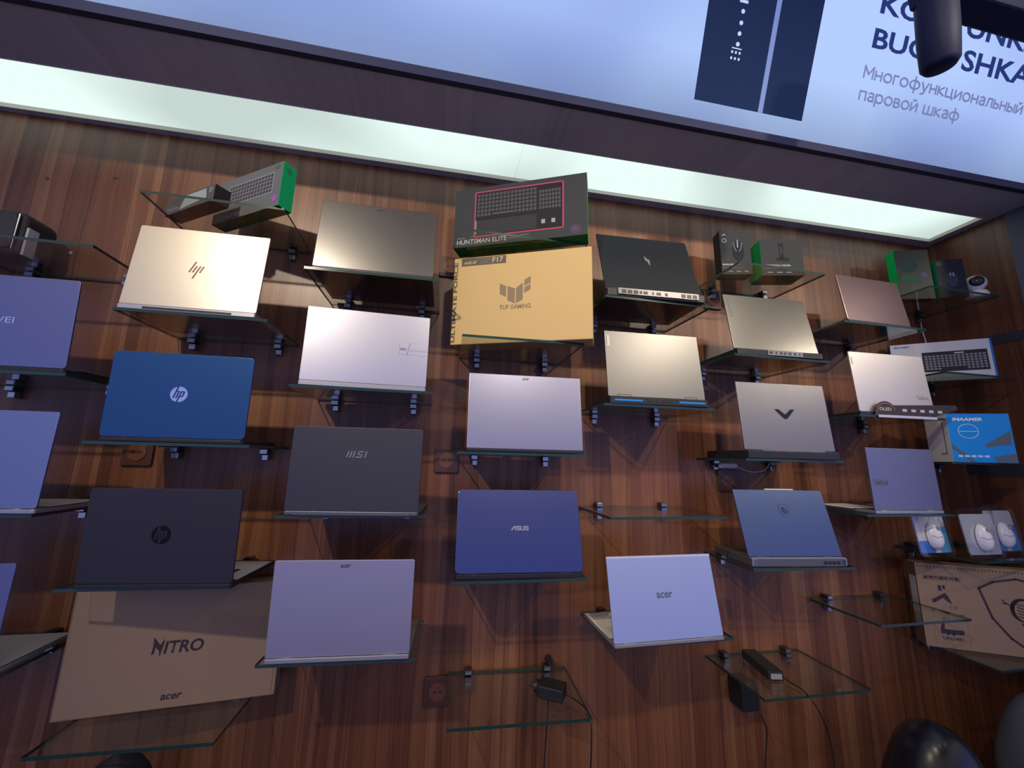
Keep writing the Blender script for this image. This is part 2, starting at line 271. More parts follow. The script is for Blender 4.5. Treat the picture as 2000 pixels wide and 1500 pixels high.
# ------------------------------------------------------------------ shelves
SH = {
'A': (-1.1665, 2.1430, .396, .257, .0234), 'B': (-.6871, 2.3188, .3783, .2666, .0028), 'C': (-.6891, 1.9662, .3774, .2677, .0054),
'D': (-.2198, 2.1337, .3897, .2781, -.0105), 'E': (-.2263, 1.7825, .3905, .2695, .0095), 'F': (-.2217, 1.4295, .3966, .2472, -.0093),
'G': (.2565, 1.6108, .4019, .2626, -.0031), 'H': (.721, 1.4257, .4025, .2643, .0192), 'I': (.2562, 1.2537, .3976, .2608, -.0081),
'J': (-.684, 1.2609, .3917, .2437, -.0371), 'K': (-.6817, 1.6127, .3868, .263, -.0283), 'L': (-.2124, 1.0711, .3948, .2488, -.0455),
'M': (.2661, .9035, .3929, .2713, -.0332), 'N': (-.6689, .9202, .3843, .2586, -.0221), 'O': (.2504, 1.965, .3914, .2773, -.0108),
'P': (.2628, 2.3294, .4068, .2624, -.0042), 'Q': (.714, 2.1373, .401, .2811, .0154), 'R': (1.261, 2.341, .3948, .247, .0227),
'S': (1.1853, 1.971, .3995, .2795, .0171), 'T': (.7096, 1.7752, .3992, .2706, .0057), 'U': (1.6983, 2.1442, .3957, .2605, .0083),
'V': (2.1433, 2.3346, .3899, .2568, .0227), 'W': (2.1403, 1.972, .3926, .2593, .0147), 'Y': (2.1313, 1.2689, .396, .27, .0134),
'Z': (2.1295, .9192, .396, .2681, .0191), 'AA': (1.6739, 1.0775, .3946, .2557, .0126), 'BB': (1.2043, .8994, .3913, .2691, -.0025),
'CC': (.7282, 1.0656, .4016, .254, .0083), 'DD': (1.2197, 1.2603, .385, .2526, -.0229), 'EE': (1.2197, 1.6128, .3965, .2601, -.0016),
'FF': (1.6884, 1.4297, .3983, .2566, .0015), 'X': (2.0982, 1.6197, .3942, .2588, .0072), 'GG': (1.7116, 1.7837, .3952, .2614, -.001),
'HH': (-1.1441, 1.7817, .396, .2644, -.0055), 'II': (-1.1562, 1.4343, .396, .255, .0063), 'JJ': (-1.165, 1.075, .396, .26, 0)}
SL = {
'A': 'glass shelf at far left holding the black laptop bag', 'B': 'glass shelf holding the green-ended keyboard box and the small slim box',
'C': 'glass shelf under the cream gold laptop', 'D': 'glass shelf under the grey laptop that fades dark at its top', 'E': 'glass shelf under the silver laptop with a slanted stripe mark',
'F': 'glass shelf under the charcoal laptop with slanted capital letters', 'G': 'glass shelf under the lilac laptop below the yellow box', 'H': 'empty clear glass shelf right of the dark blue rounded laptop',
'I': 'glass shelf under the dark blue rounded laptop', 'J': 'glass shelf under the black laptop above the brown cardboard box', 'K': 'glass shelf under the bright blue laptop',
'L': 'glass shelf under the lilac silver laptop right of the brown box', 'M': 'clear glass shelf at the bottom centre holding a plug adapter', 'N': 'lowest left glass shelf carrying the brown cardboard box',
'O': 'glass shelf under the large yellow kraft box', 'P': 'top centre glass shelf under the wide keyboard box', 'Q': 'glass shelf under the black laptop with zigzag emblem',
'R': 'top glass shelf with the mouse box and headset stand box', 'S': 'glass shelf under the grey laptop with vertical lettering', 'T': 'glass shelf under the grey laptop with blue rear vents',
'U': 'glass shelf under the mauve brown laptop', 'V': 'corner glass shelf with two green-sided boxes and the white camera', 'W': 'corner glass shelf under the white keyboard box',
'Y': 'corner glass shelf carrying three white mice in blister packs', 'Z': 'lowest right corner glass shelf under the carton with a shield', 'AA': 'small-looking empty glass shelf left of the carton with a shield',
'BB': 'bottom glass shelf holding the long black power brick', 'CC': 'glass shelf under the pale blue silver laptop at lower centre', 'DD': 'glass shelf under the blue grey laptop with a shield emblem',
'EE': 'glass shelf under the beige laptop with black V emblem', 'FF': 'glass shelf under the small grey laptop next to the mice', 'X': 'dark corner shelf under the blue and white box',
'GG': 'glass shelf under the cream silver laptop beside the white keyboard box', 'HH': 'far left glass shelf under the violet laptop beside the gold one', 'II': 'far left glass shelf under the blue violet laptop in the middle row',
'JJ': 'far left glass shelf under the lowest cut-off laptop'}
def shelf(k):
    x, z, w, d, yaw = SH[k]
    yoff = -.003 - abs(math.sin(yaw)) * w / 2
    t = thing('glass_shelf', SL[k], 'shelf', (x, yoff, z), yaw, 'glass shelves on the display wall')
    m = MB(); m.prism([(-w / 2, -d), (w / 2, -d), (w / 2, 0), (-w / 2, 0)], -.004, .004, 'z', 0, 1)
    m.build('glass_panel', [GLASS, EDGE] if k != 'X' else [mat('black_glass', (.01, .01, .012), .1), BLACK], t, bev=0)
    for s in (-.13, .13):
        c = MB(); c.box(s - .011, s + .011, -.026, .002, .0045, .019); c.box(s - .011, s + .011, -.026, .002, -.021, -.0045); c.box(s - .011, s + .011, -.0005, .002, -.021, .019)
        cl = c.build('shelf_clip', DCHROME, t, bev=.0025)
        f = MB(); f.box(s - .010, s + .010, -.0285, -.0262, .007, .017); f.box(s - .010, s + .010, -.0285, -.0262, -.019, -.007)
        f.build('clip_face', CHROME, cl)
        f = MB(); f.box(s - .007, s + .011, -.020, -.001, -.041, -.022); f.build('clamp_foot', CHROME, cl, bev=.002)
    return t
SHO = {k: shelf(k) for k in SH}

# ------------------------------------------------------------------ laptops
def keyboard_mesh():
    m = MB()
    for r in range(6):
        for c in range(15):
            w_ = .0155
            if r == 5 and 4 <= c <= 8:
                if c == 4: m.box(-.135 + .018 * 4, -.135 + .018 * 9 - .0025, -.052 - .0175 * 5, -.052 - .0175 * 5 + .015, 0, .0012)
                continue
            m.box(-.135 + .018 * c, -.135 + .018 * c + w_, -.052 - .0175 * r, -.052 - .0175 * r + .015, 0, .0012)
    return m
LP = {
'C': (-.7038, -.2631, .0203, .3421, .2460, -.0142, -.0787), 'D': (-.2272, -.2591, .0199, .3567, .2360, -.0141, -.0960),
'E': (-.2243, -.2543, .0205, .3520, .2222, .0566, -.0204), 'Q': (.7045, -.2788, .0354, .3559, .2657, -.0372, -.3123),
'S': (1.1834, -.2690, .0298, .3435, .2240, -.0296, -.1688), 'T': (.7093, -.2589, .0314, .3455, .2341, -.0368, -.1120),
'U': (1.7064, -.2412, .0185, .3202, .2025, .0320, -.1171), 'GG': (1.7144, -.2490, .0183, .3479, .2356, -.0147, -.0589),
'K': (-.6926, -.2485, .0165, .3418, .2284, -.0067, .0280), 'F': (-.2235, -.2638, .0133, .3571, .2310, -.0859, -.0066),
'G': (.2639, -.2518, .0151, .3637, .2375, -.0387, -.1039), 'I': (.2530, -.2548, .0191, .3783, .2351, -.0385, -.2506),
'J': (-.6641, -.2691, .0150, .3568, .2266, -.0826, .0422), 'L': (-.2228, -.2623, .0175, .3559, .2341, -.0512, .0476),
'CC': (.7064, -.2734, .0160, .3619, .2297, .0305, -.1871), 'DD': (1.2096, -.2328, .0334, .3443, .2211, -.0772, -.2566),
'EE': (1.2137, -.2525, .0345, .3532, .2426, -.0483, -.0803), 'FF': (1.6876, -.2549, .0172, .3125, .2206, .0187, -.0193),
'HH': (-1.1428, -.2475, .0172, .3569, .2385, -.0258, .0593), 'II': (-1.1254, -.2566, .0168, .3572, .2355, -.0394, -.0145),
'JJ': (-1.150, -.2500, .0170, .3560, .2330, .0000, -.0100)}
def laptop(k, label, lidm, basem, rad=.006, radb=None, base=None, gaming=0, hinge=True):
    x, y, dz, w, h, yaw, tilt = LP[k]
    z = SH[k][1] + .0042
    t = thing('laptop', label, 'laptop', (x, y, z), yaw, 'open laptops shown lid outwards on glass shelves')
    d = (base or .225)
    # keep the base clear of the wall
    d = min(d, (abs(y) - .031 - abs(math.sin(yaw)) * w / 2) / math.cos(yaw))
    bh = max(.011, dz - .0052) if not gaming else dz - .007
    back = -.004 if not gaming else -.016
    b = MB(); b.prism([(p[0], p[1]) for p in rrect(-w / 2, w / 2, back, d, max(.004, min(rad, .012)))], .0016, bh, 'z')
    bo = b.build('base', basem, t, bev=.0015)
    f = MB()
    for sx_ in (-1, 1):
        for yy in (.03, d - .03): f.rev([(.006, 0), (.006, .0016)], (sx_ * (w / 2 - .03), yy, 0), 10)
    f.build('rubber_foot', BLACK, bo)
    kb = keyboard_mesh().build('keyboard', KEY, bo); kb.location = (0, d - .03, bh); kb.rotation_euler = (0, 0, PI)
    kb.location = (0, -.018, bh)
    tp = MB(); tp.box(-.055, .055, d - .075, d - .012, bh, bh + .0004); tp.build('touchpad', DCHROME, bo)
    th = .0055
    lid = MB(); lid.prism(rrect(-w / 2, w / 2, 0, h, rad, 6, radb if radb is not None else rad), 0, th, 'y')
    lo = lid.build('lid', lidm, t, bev=.0014, bseg=3); lo.location = (0, 0, dz - .0042); lo.rotation_euler = (tilt, 0, 0)
    s = MB(); s.prism(rrect(-w / 2 + .006, w / 2 - .006, .012, h - .006, .003), th + .0002, th + .0008, 'y'); s.build('screen', SCREEN, lo)
    if hinge:
        hm = MB(); hx = w / 2 - .05
        for sx_ in (-1, 1): hm.tube([(sx_ * hx - .02, .004, dz - .0062), (sx_ * hx + .02, .004, dz - .0062)], .0032, 10)
        hm.build('hinge', basem, t, True)
    return t, lo, bo, (w, h, d, bh, back)
def vents(bo, w, bh, back, m, groups, z0=.3, z1=.8):
    v = MB()
    for a, b_, n in groups:
        st = (b_ - a) / n
        for i in range(n): v.box(a + i * st + .15 * st, a + (i + 1) * st - .15 * st, back - .0006, back, bh * z0, bh * z1)
    return v.build('rear_vent', m, bo)
def ports(bo, bh, back, xs):
    p = MB()
    for xx, ww in xs: p.prism(rrect(xx - ww / 2, xx + ww / 2, bh * .38, bh * .72, bh * .1), back - .0008, back - .0001, 'y')
    return p.build('rear_port', BLACK, bo)

gold = brushed('lid_gold', (.62, .57, .49), .34, .92); steel = brushed('lid_steel', (.26, .25, .245), .25, .95); silver = brushed('lid_silver', (.56, .555, .62), .34, .9)
pblack = brushed('lid_black', (.016, .020, .024), .34, .1); storm = brushed('lid_storm', (.25, .243, .232), .26, .93); storm2 = brushed('lid_storm_dark', (.19, .186, .18), .38, .85)
mauve = brushed('lid_mauve', (.30, .215, .225), .28, .9); cream = brushed('lid_cream', (.66, .62, .58), .38, .82); blue = brushed('lid_blue', (.018, .08, .22), .36, .5)
charc = brushed('lid_charcoal', (.045, .044, .062), .45, .3); lilac = brushed('lid_lilac', (.34, .34, .46), .34, .9); dblue = brushed('lid_dark_blue', (.075, .095, .27), .28, .9)
nblack = brushed('lid_night', (.020, .018, .034), .55, .1); silv2 = brushed('lid_silver_lilac', (.46, .43, .56), .42, .75); silv3 = brushed('lid_silver_blue', (.48, .54, .74), .40, .75)
slate = brushed('lid_slate', (.11, .155, .29), .30, .9); mica = brushed('lid_mica', (.26, .25, .25), .36, .85); tgrey = brushed('lid_think', (.27, .27, .37), .38, .85)
viol = brushed('lid_violet', (.20, .215, .36), .36, .85); viol2 = brushed('lid_blue_violet', (.23, .27, .45), .40, .8); viol3 = brushed('lid_dusk', (.18, .19, .36), .42, .7)
bd = mat('base_dark', (.02, .02, .024), .45, .2); bs = mat('base_silver', (.42, .41, .43), .4, .7); bg_ = mat('base_grey', (.14, .14, .155), .42, .6)
GREYM = mat('logo_grey', (.12, .12, .13), .4, .3); DARKM = mat('logo_dark', (.045, .045, .055), .4, .2); CHM = mat('logo_chrome', (.78, .78, .80), .16, 1)
def logo(poly, m, lid, y=-.0006, th=.0005, name='emblem'):
    b = MB()
    for p in poly: b.prism(p, y, y + th, 'y')
    return b.build(name, m, lid)

# C: cream gold, slanted four-bar mark
t, l, b, q = laptop('C', 'cream gold laptop with a four-bar slanted mark on its lid', gold, bs, .004)
def bar(x, z, hh, w_=.0042, sl_=.36): return [(x - w_ / 2, z), (x + w_ / 2, z), (x + w_ / 2 + hh * sl_, z + hh), (x - w_ / 2 + hh * sl_, z + hh)]
logo([bar(-.0215, .110, .034), bar(-.0125, .110, .021), bar(-.010, .091, .040), bar(.0055, .110, .021)], mat('logo_bronze', (.20, .12, .10), .35, .6), l)
m = MB(); m.box(-.11, .11, -.0046, -.0041, .004, .010); m.build('rear_vent', BLACK, b)
t, l, b, q = laptop('D', 'grey steel laptop, darker at top, on the second column top shelf', steel, bd, .004)
text('acer', -.0125, .0125, .2195, .2265, DARKM, l, 'emblem', .01, .3)
t, l, b, q = laptop('E', 'silver laptop with a slanted stripe mark at its lid right edge', silver, bs, .004)
lg = MB(); lg.box(.0895, .0905, -.0007, 0, .0965, .133); lg.prism([(.1115, .0965), (.1145, .0965), (.1225, .1355), (.1195, .1355)], -.0009, 0, 'y'); lg.box(.0905, .1755, -.0004, 0, .0968, .0974)
lg.build('emblem', CHM, l)
text('\u00bb\u00bb\u00bb\u00bb', .0925, .1105, .110, .1175, GREYM, l, 'lettering', .01); text('ASUS Vivobook', .1215, .1715, .1085, .1145, LGREY, l, 'lettering', 0)
# Q black gaming
t, l, b, q = laptop('Q', 'black laptop with a silver zigzag emblem and grey rear port strip', pblack, bd, .005, gaming=1)
logo([[(-.0080, .1725), (-.0068, .1535), (.0015, .1440), (.0045, .1500), (.0015, .1600)], [(.0015, .1600), (.0025, .1475), (.0030, .1370), (.0085, .1260), (.0105, .1470), (.0098, .1600), (.0060, .1535)]], mat('logo_silver', (.45, .45, .46), .35, .7), l)
st = MB(); st.box(-.142, .150, q[4] - .005, q[4] - .0001, q[3] * .25, q[3] * .98); st_ = st.build('port_strip', mat('strip_grey', (.20, .19, .20), .35, .5), b)
v = MB()
for a, n in ((-.13, 3), (.085, 3)):
    for i in range(n): v.box(a + i * .021, a + i * .021 + .016, q[4] - .0056, q[4] - .005, q[3] * .35, q[3] * .8)
for xx, ww in ((-.062, .008), (-.045, .014), (-.018, .005), (.002, .016), (.03, .010)): v.box(xx - ww / 2, xx + ww / 2, q[4] - .0056, q[4] - .005, q[3] * .4, q[3] * .75)
v.build('port', BLACK, st_)
hg = MB(); hg.tube([(-.145, .000, .031), (.150, .000, .031)], .0045, 12); hg.build('hinge_bar', mat('hinge_grey', (.30, .29, .30), .3, .7), t, True)
# S legion
t, l, b, q = laptop('S', 'grey laptop with large vertical lettering at its lid left edge', storm, bd, .003, gaming=1)
text('LEGION', -.1615, -.1485, .131, .2165, GREYM, l, 'lettering', .015, vertical=True)
st = MB(); st.box(-.055, .085, q[4] - .003, q[4] - .0001, q[3] * .15, q[3] * .9); st_ = st.build('port_strip', mat('strip_grey', (.20, .19, .20), .35, .5), b)
v = MB()
for xx, ww in ((-.043, .012), (-.022, .006), (-.003, .009), (.013, .009), (.032, .012), (.053, .009), (.072, .005)): v.box(xx - ww / 2, xx + ww / 2, q[4] - .0036, q[4] - .003, q[3] * .35, q[3] * .72)
v.build('port', BLACK, st_)
vents(b, q[0], q[3], q[4], BLACK, [(-.14, -.062, 26), (.09, .16, 22)])
# T LOQ
t, l, b, q = laptop('T', 'grey laptop with two bright blue rear vents and small white tag', storm2, bd, .003, gaming=1)
tg = MB(); tg.box(-.1715, -.1560, -.0007, 0, .178, .2175); tg_ = tg.build('tag', mat('tag_white', (.62, .60, .56), .4), l)
text('Lenovo', -.1705, -.1645, .182, .213, DARKM, tg_, 'lettering', .01, vertical=True, y=-.0010)
v = MB(); v.box(-.158, -.062, q[4] - .0014, q[4], q[3] * .42, q[3] * .66); v.box(.066, .160, q[4] - .0014, q[4], q[3] * .42, q[3] * .66); v.build('blue_vent', mat('vent_blue', (.05, .35, .75), .2, .5), b)['label'] = 'bright blue vent strips'
ports(b, q[3], q[4], ((-.035, .014), (-.012, .010), (.012, .006), (.032, .008)))
hg = MB(); hg.stroke([(-.14, .0), (-.14, .007), (-.095, .007), (-.095, .0)], .0012); hg.stroke([(.10, 0), (.10, .007), (.142, .007), (.142, 0)], .0012); hg.build('hinge_cutout', BLACK, l)
t, l, b, q = laptop('U', 'mauve brown laptop below the headset box at upper right', mauve, bd, .004)
text('Lenovo', .1535, .1570, .012, .040, GREYM, l, 'lettering', .01, vertical=True)
t, l, b, q = laptop('GG', 'cream silver laptop beside the white keyboard box', cream, bd, .004)
tg = MB(); tg.box(-.1690, -.1625, -.0007, 0, .184, .2125); tg.build('tag', mat('tag_gold', (.40, .38, .28), .35, .5), l)
text('ThinkBook', .102, .160, .056, .074, mat('logo_soft', (.42, .39, .36), .5, .3), l, 'lettering', .012)
# K bright blue, J black : round chrome two-letter emblem
def roundlogo(l, cx, cz, r, m, mb):
    d_ = MB(); d_.rev([(r * .985, -.0009), (r, -.0002)], (cx, 0, cz), 40, 'y'); disc = d_.build('emblem', m, l)
    k = MB(); y = -.0014; s_ = .30; w_ = r * .17
    def L(x, z0_, z1_): return [(cx + (x - w_ / r / 2 + z0_ * s_) * r, cz + z0_ * r), (cx + (x + w_ / r / 2 + z0_ * s_) * r, cz + z0_ * r), (cx + (x + w_ / r / 2 + z1_ * s_) * r, cz + z1_ * r), (cx + (x - w_ / r / 2 + z1_ * s_) * r, cz + z1_ * r)]
    for p in (L(-.45, -.5, .98), L(-.13, -.5, .30), L(.16, -.98, .40), L(.50, -.28, .30)): k.prism(p, y, -.0008, 'y')
    k.prism([(cx + (-.42 + .30 * s_) * r, cz + .30 * r), (cx + (-.02 + .3 * s_) * r, cz + .30 * r), (cx + (-.06 + .46 * s_) * r, cz + .46 * r), (cx + (-.42 + .46 * s_) * r, cz + .46 * r)], y, -.0008, 'y')
    k.prism([(cx + (.16 + .26 * s_) * r, cz + .26 * r), (cx + (.56 + .26 * s_) * r, cz + .26 * r), (cx + (.50 + .42 * s_) * r, cz + .42 * r), (cx + (.16 + .42 * s_) * r, cz + .42 * r)], y, -.0008, 'y')
    k.prism([(cx + (.12 - .36 * s_) * r, cz - .36 * r), (cx + (.50 - .36 * s_) * r, cz - .36 * r), (cx + (.52 - .22 * s_) * r, cz - .22 * r), (cx + (.12 - .22 * s_) * r, cz - .22 * r)], y, -.0008, 'y')
    k.build('emblem_letters', mb, l)
t, l, b, q = laptop('K', 'bright blue laptop with a round chrome emblem', blue, bd, .012)
roundlogo(l, -.003, .1170, .0213, CHM, blue)
t, l, b, q = laptop('J', 'black laptop with a dark round emblem above the brown cardboard box', nblack, bd, .008)
roundlogo(l, -.001, .1150, .0225, mat('logo_gloss_black', (.003, .003, .004), .35, 0, .2), nblack)
t, l, b, q = laptop('F', 'charcoal laptop with slanted capital letters in its lid centre', charc, bg_, .007)
lg = MB()
for i in range(3): lg.prism([(-.0300 + .0085 * i, .147), (-.0262 + .0085 * i, .147), (-.0212 + .0085 * i, .1645), (-.0250 + .0085 * i, .1645)], -.0007, 0, 'y')
lg.stroke([(.0170, .1632), (.0040, .1632), (.0018, .1562), (.0135, .1545), (.0115, .1482), (-.0030, .1482)], .0034); lg.prism([(.0190, .147), (.0228, .147), (.0280, .1645), (.0242, .1645)], -.0007, 0, 'y')
lg.build('emblem', mat('logo_pewter', (.30, .27, .27), .35, .6), l)
m = MB(); m.box(-.155, .155, -.0058, -.0041, .002, .009); m.build('hinge_cover', bg_, t)
t, l, b, q = laptop('G', 'lilac laptop with tiny dark letters at its top edge, under the yellow box', lilac, bd, .003)
text('acer', -.0115, .0115, .2215, .2290, DARKM, l, 'emblem', .01, .3)
t, l, b, q = laptop('I', 'dark blue laptop with rounded corners and chrome capital letters', dblue, bd, .014)
lg = MB(); z0, z1 = .1165, .1280; y_ = .0024
lg.prism([(-.0265, z0), (-.0225, z0), (-.0150, z1), (-.0178, z1)], -.0007, 0, 'y'); lg.prism([(-.0150, z0), (-.0122, z0), (-.0122, z1), (-.0150, z1)], -.0007, 0, 'y')
lg.stroke([(.001, z1 - .001), (-.0095, z1 - .001), (-.0095, .1225), (.0005, .1222), (.0005, z0 + .001), (-.0100, z0 + .001)], y_); lg.stroke([(.0040, z1), (.0040, z0 + .001), (.0130, z0 + .001), (.0130, z1)], y_)
lg.stroke([(.0270, z1 - .001), (.0165, z1 - .001), (.0165, .1225), (.0262, .1222), (.0262, z0 + .001), (.0158, z0 + .001)], y_); lg.build('emblem', CHM, l)
t, l, b, q = laptop('L', 'lilac silver laptop with tiny dark letters, right of the brown box', silv2, bs, .005)
text('acer', -.0135, .0135, .2150, .2235, DARKM, l, 'emblem', .01, .3)
t, l, b, q = laptop('CC', 'pale blue silver laptop with dark lettering in its lid centre', silv3, bs, .004)
text('acer', -.0265, .0275, .1100, .1255, mat('logo_slate', (.10, .11, .16), .4, .3), l, 'emblem', .012)
m = MB(); m.box(-.181, .181, -.0003, 0, .2235, .2297); m.build('lid_edge_strip', mat('strip_light', (.7, .72, .78), .4, .6), l)
# DD slate, shield emblem with a curled beast
t, l, b, q = laptop('DD', 'slate blue laptop with a shield emblem and silver rear hinge bar', slate, bg_, .005, gaming=1)
def shield(cx, cz, w_, h_): return [(cx - w_ / 2, cz + h_ * .36), (cx, cz + h_ / 2), (cx + w_ / 2, cz + h_ * .36), (cx + w_ * .46, cz), (cx + w_ * .26, cz - h_ * .34), (cx, cz - h_ / 2), (cx - w_ * .26, cz - h_ * .34), (cx - w_ * .46, cz)]
lg = MB(); lg.stroke(shield(.004, .150, .040, .046), .0013, closed=True)
def curl(m, cx, cz, s, w_):
    """a stylised curled beast: thick head arc, horn, jaw and streaming mane lines"""
    pts = [(cx + s * math.cos(a) * .55, cz + s * math.sin(a) * .62) for a in [math.radians(x_) for x_ in range(60, 262, 12)]]
    for i, (p, r) in enumerate(zip(pts, pts[1:])):
        ww = w_ * (1.0 + 1.9 * math.sin(PI * i / (len(pts) - 1))); m.stroke([p, r], ww)
    m.stroke([(cx - s * .50, cz + s * .20), (cx - s * .80, cz + s * .34), (cx - s * .95, cz + s * .52)], w_); m.stroke([(cx - s * .72, cz + s * .30), (cx - s * 1.0, cz + s * .33)], w_ * .7)
    for i in range(5):
        a0 = .35 - i * .17; m.stroke([(cx - s * .30, cz + s * a0), (cx + s * .15, cz + s * (a0 - .12)), (cx + s * .55, cz + s * (a0 - .38))], w_ * .7)
    m.stroke([(cx - s * .12, cz - s * .62), (cx + s * .10, cz - s * .80), (cx + s * .30, cz - s * .72)], w_ * 1.4); m.stroke([(cx - s * .20, cz - s * .75), (cx + s * .02, cz - s * .98)], w_ * 1.2)
curl(lg, .006, .152, .014, .0012); lg.build('emblem', mat('logo_navy', (.025, .03, .07), .35), l)
hb = MB(); hb.box(-.172, .172, -.0135, -.001, .024, .0288); hb.box(-.172, -.152, -.0160, .000, .004, .026); hb.box(.152, .172, -.0160, .000, .004, .026); hb.build('hinge_bar', mat('hinge_silver', (.30, .33, .40), .35, .7), t, bev=.001)
v = MB(); 
for i in range(4): v.box(.085 + i * .016, .097 + i * .016, q[4] - .0008, q[4] - .0001, .008, .018)
v.build('rear_vent', BLACK, b)
m = MB(); m.box(-.048, .062, -.0012, .0062, .2212, .2250); m.build('top_bar', mat('bar_pale', (.62, .60, .58), .4), l)
# EE beige, V emblem
t, l, b, q = laptop('EE', 'beige grey laptop with a black V emblem', mica, bd, .003, gaming=1)
lg = logo([[(-.0400, .1465), (-.0215, .1465), (-.0010, .1290), (.0015, .1105), (-.0060, .1130)], [(.0005, .1115), (.0070, .1120), (.0420, .1480), (.0245, .1475), (.0010, .1290), (-.0010, .1290)]], mat('logo_black', (.006, .006, .008), .2), l)
logo([[(-.0065, .1125), (.0000, .1060), (.0080, .1130), (.0010, .1112)]], mat('logo_tip', (.45, .48, .75), .2, .8), l, -.0008, .0004, 'emblem_tip')
hb = MB(); hb.box(-.120, .120, -.0160, .002, .0190, .0300); hb.build('hinge_bar', mat('hinge_mica', (.16, .155, .165), .35, .6), t, bev=.0015)
t, l, b, q = laptop('FF', 'small grey violet laptop with lettering at its left, beside the mice', tgrey, bs, .003)
text('ThinkBook', -.147, -.0775, .088, .108, mat('logo_dim', (.14, .13, .17), .4, .3), l, 'lettering', .012)
t, l, b, q = laptop('HH', 'violet laptop cut off by the left frame edge, beside the gold one', viol, bd, .009)
text('HUAWEI', -.075, .046, .112, .128, CHM, l, 'lettering', .012)
t, l, b, q = laptop('II', 'plain blue violet laptop cut off by the left edge, middle row', viol2, bs, .007)
t, l, b, q = laptop('JJ', 'lowest dusky blue laptop mostly cut off by the left edge', viol3, bs, .007)
# thin white strip on the top of the slate laptop is part of its lid
LIDT = l

# ------------------------------------------------------------------ sheets of paper on the keyboards
def sheet(k, label, x0, x1, y0, y1, z, rz=0, curl_=.0):
    m = MB(); n = 10
    for i in range(n + 1):
        u = i / n; xx = x0 + (x1 - x0) * u; zz = z + curl_ * (u ** 3)
        m.v += [(xx, y0, zz), (xx, y1, zz), (xx, y0, zz + .0004), (xx, y1, zz + .0004)]
    for i in range(n):
        a = 4 * i
        for qd in ((a, a + 1, a + 5, a + 4), (a + 2, a + 6, a + 7, a + 3), (a, a + 4, a + 6, a + 2), (a + 1, a + 3, a + 7, a + 5)): m.f.append(qd); m.m.append(0)
    o = m.build('paper_sheet', PAPER); o.rotation_euler = (0, 0, rz)
    x, y, dz, w, h, yaw, tilt = LP[k]
    o.location = (x, y, SH[k][1] + dz - .0005); o.rotation_euler = (0, 0, yaw + rz)
    pm = MB()
    for r in range(5): pm.box(x0 + .02, x0 + .02 + (x1 - x0) * random.uniform(.4, .8), y0 + .02 + r * .012, y0 + .024 + r * .012, z + .00045, z + .0005)
    pm.build('printed_lines', LGREY, o)
    tag(o, label, 'paper'); return o
sheet('J', 'cream specification sheet on the keyboard of the black laptop', -.10, .176, .030, .205, .0015)
sheet('CC', 'specification sheet on the keyboard of the pale blue silver laptop', -.178, .02, .035, .225, .0015)
sheet('HH', 'white sheet on the keyboard of the violet laptop beside the gold one', .03, .180, .05, .215, .0015, 0, .006)
sheet('II', 'white sheet on the keyboard of the blue violet laptop at left', .0, .176, .04, .205, .0015)
sheet('JJ', 'large specification sheet on the lowest cut-off laptop', -.12, .176, .01, .21, .0015)
sheet('FF', 'white sheet sticking out left of the small grey violet laptop', -.19, -.03, .06, .21, .0015)

# ------------------------------------------------------------------ cartons
BX = {'Mini': (-.642, -.198, 'B', .309, .045, .150, -.567), 'Tube': (-.793, -.202, 'B', .238, .045, .054, -.567), 'Elite': (.228, -.224, 'P', .476, .066, .233, -.419),
'Tuf': (.236, -.239, 'O', .475, .087, .316, -.407), 'Nitro': (-.666, -.116, 'N', .497, .055, .301, .104), 'Msi': (2.122, -.203, 'Z', .500, .057, .303, -.461),
'Kb': (2.160, -.135, 'W', .327, .030, .175, -.640), 'Blue': (2.099, -.250, 'X', .206, .110, .192, -.386), 'Head': (2.069, -.151, 'V', .140, .045, .237, -.311),
'Mouse': (2.192, -.203, 'V', .103, .031, .178, -.426), 'Bas': (1.141, -.165, 'R', .120, .056, .193, -.232), 'Sta': (1.325, -.197, 'R', .165, .090, .157, -.231)}
def carton(k, label, mats, idx, bev=.001, cat='box', name='product_box'):
    """idx = material index for front, back, left, right, top, bottom"""
    x, y, s, w, d, h, yaw = BX[k]
    t = thing(name, label, cat, (x, y, SH[s][1] + .0043), yaw)
    m = MB(); m.box(-w / 2, w / 2, 0, d, 0, h)          # faces: bottom, top, front, back, left, right
    f, bk, lf, rt, tp, bt = idx; m.m = [bt, tp, f, bk, lf, rt]
    m.build('carton', mats, t, bev=bev, bseg=2)
    return t, w, d, h
def keys(x0, x1, z0, z1, rows, cols, y=-.0007, gap=.22, skip=None):
    m = MB(); dx = (x1 - x0) / cols; dz = (z1 - z0) / rows
    for r in range(rows):
        for c in range(cols):
            if skip and skip(r, c): continue
            m.box(x0 + dx * c + dx * gap / 2, x0 + dx * (c + 1) - dx * gap / 2, y, y + .0003, z1 - dz * (r + 1) + dz * gap / 2, z1 - dz * r - dz * gap / 2)
    return m
PK = mat('print_black', (.016, .017, .020), .6, 0, .15); PKEY = mat('print_key', (.075, .078, .085), .6, 0, .15); PSIL = mat('print_silver', (.30, .31, .32), .6, 0, .15)
MAG = mat('print_magenta', (.42, .06, .14), .6, 0, .15); PURP = mat('print_purple', (.32, .10, .38), .6, 0, .15); PGREEN = mat('print_green', (.02, .12, .05), .6, 0, .15)

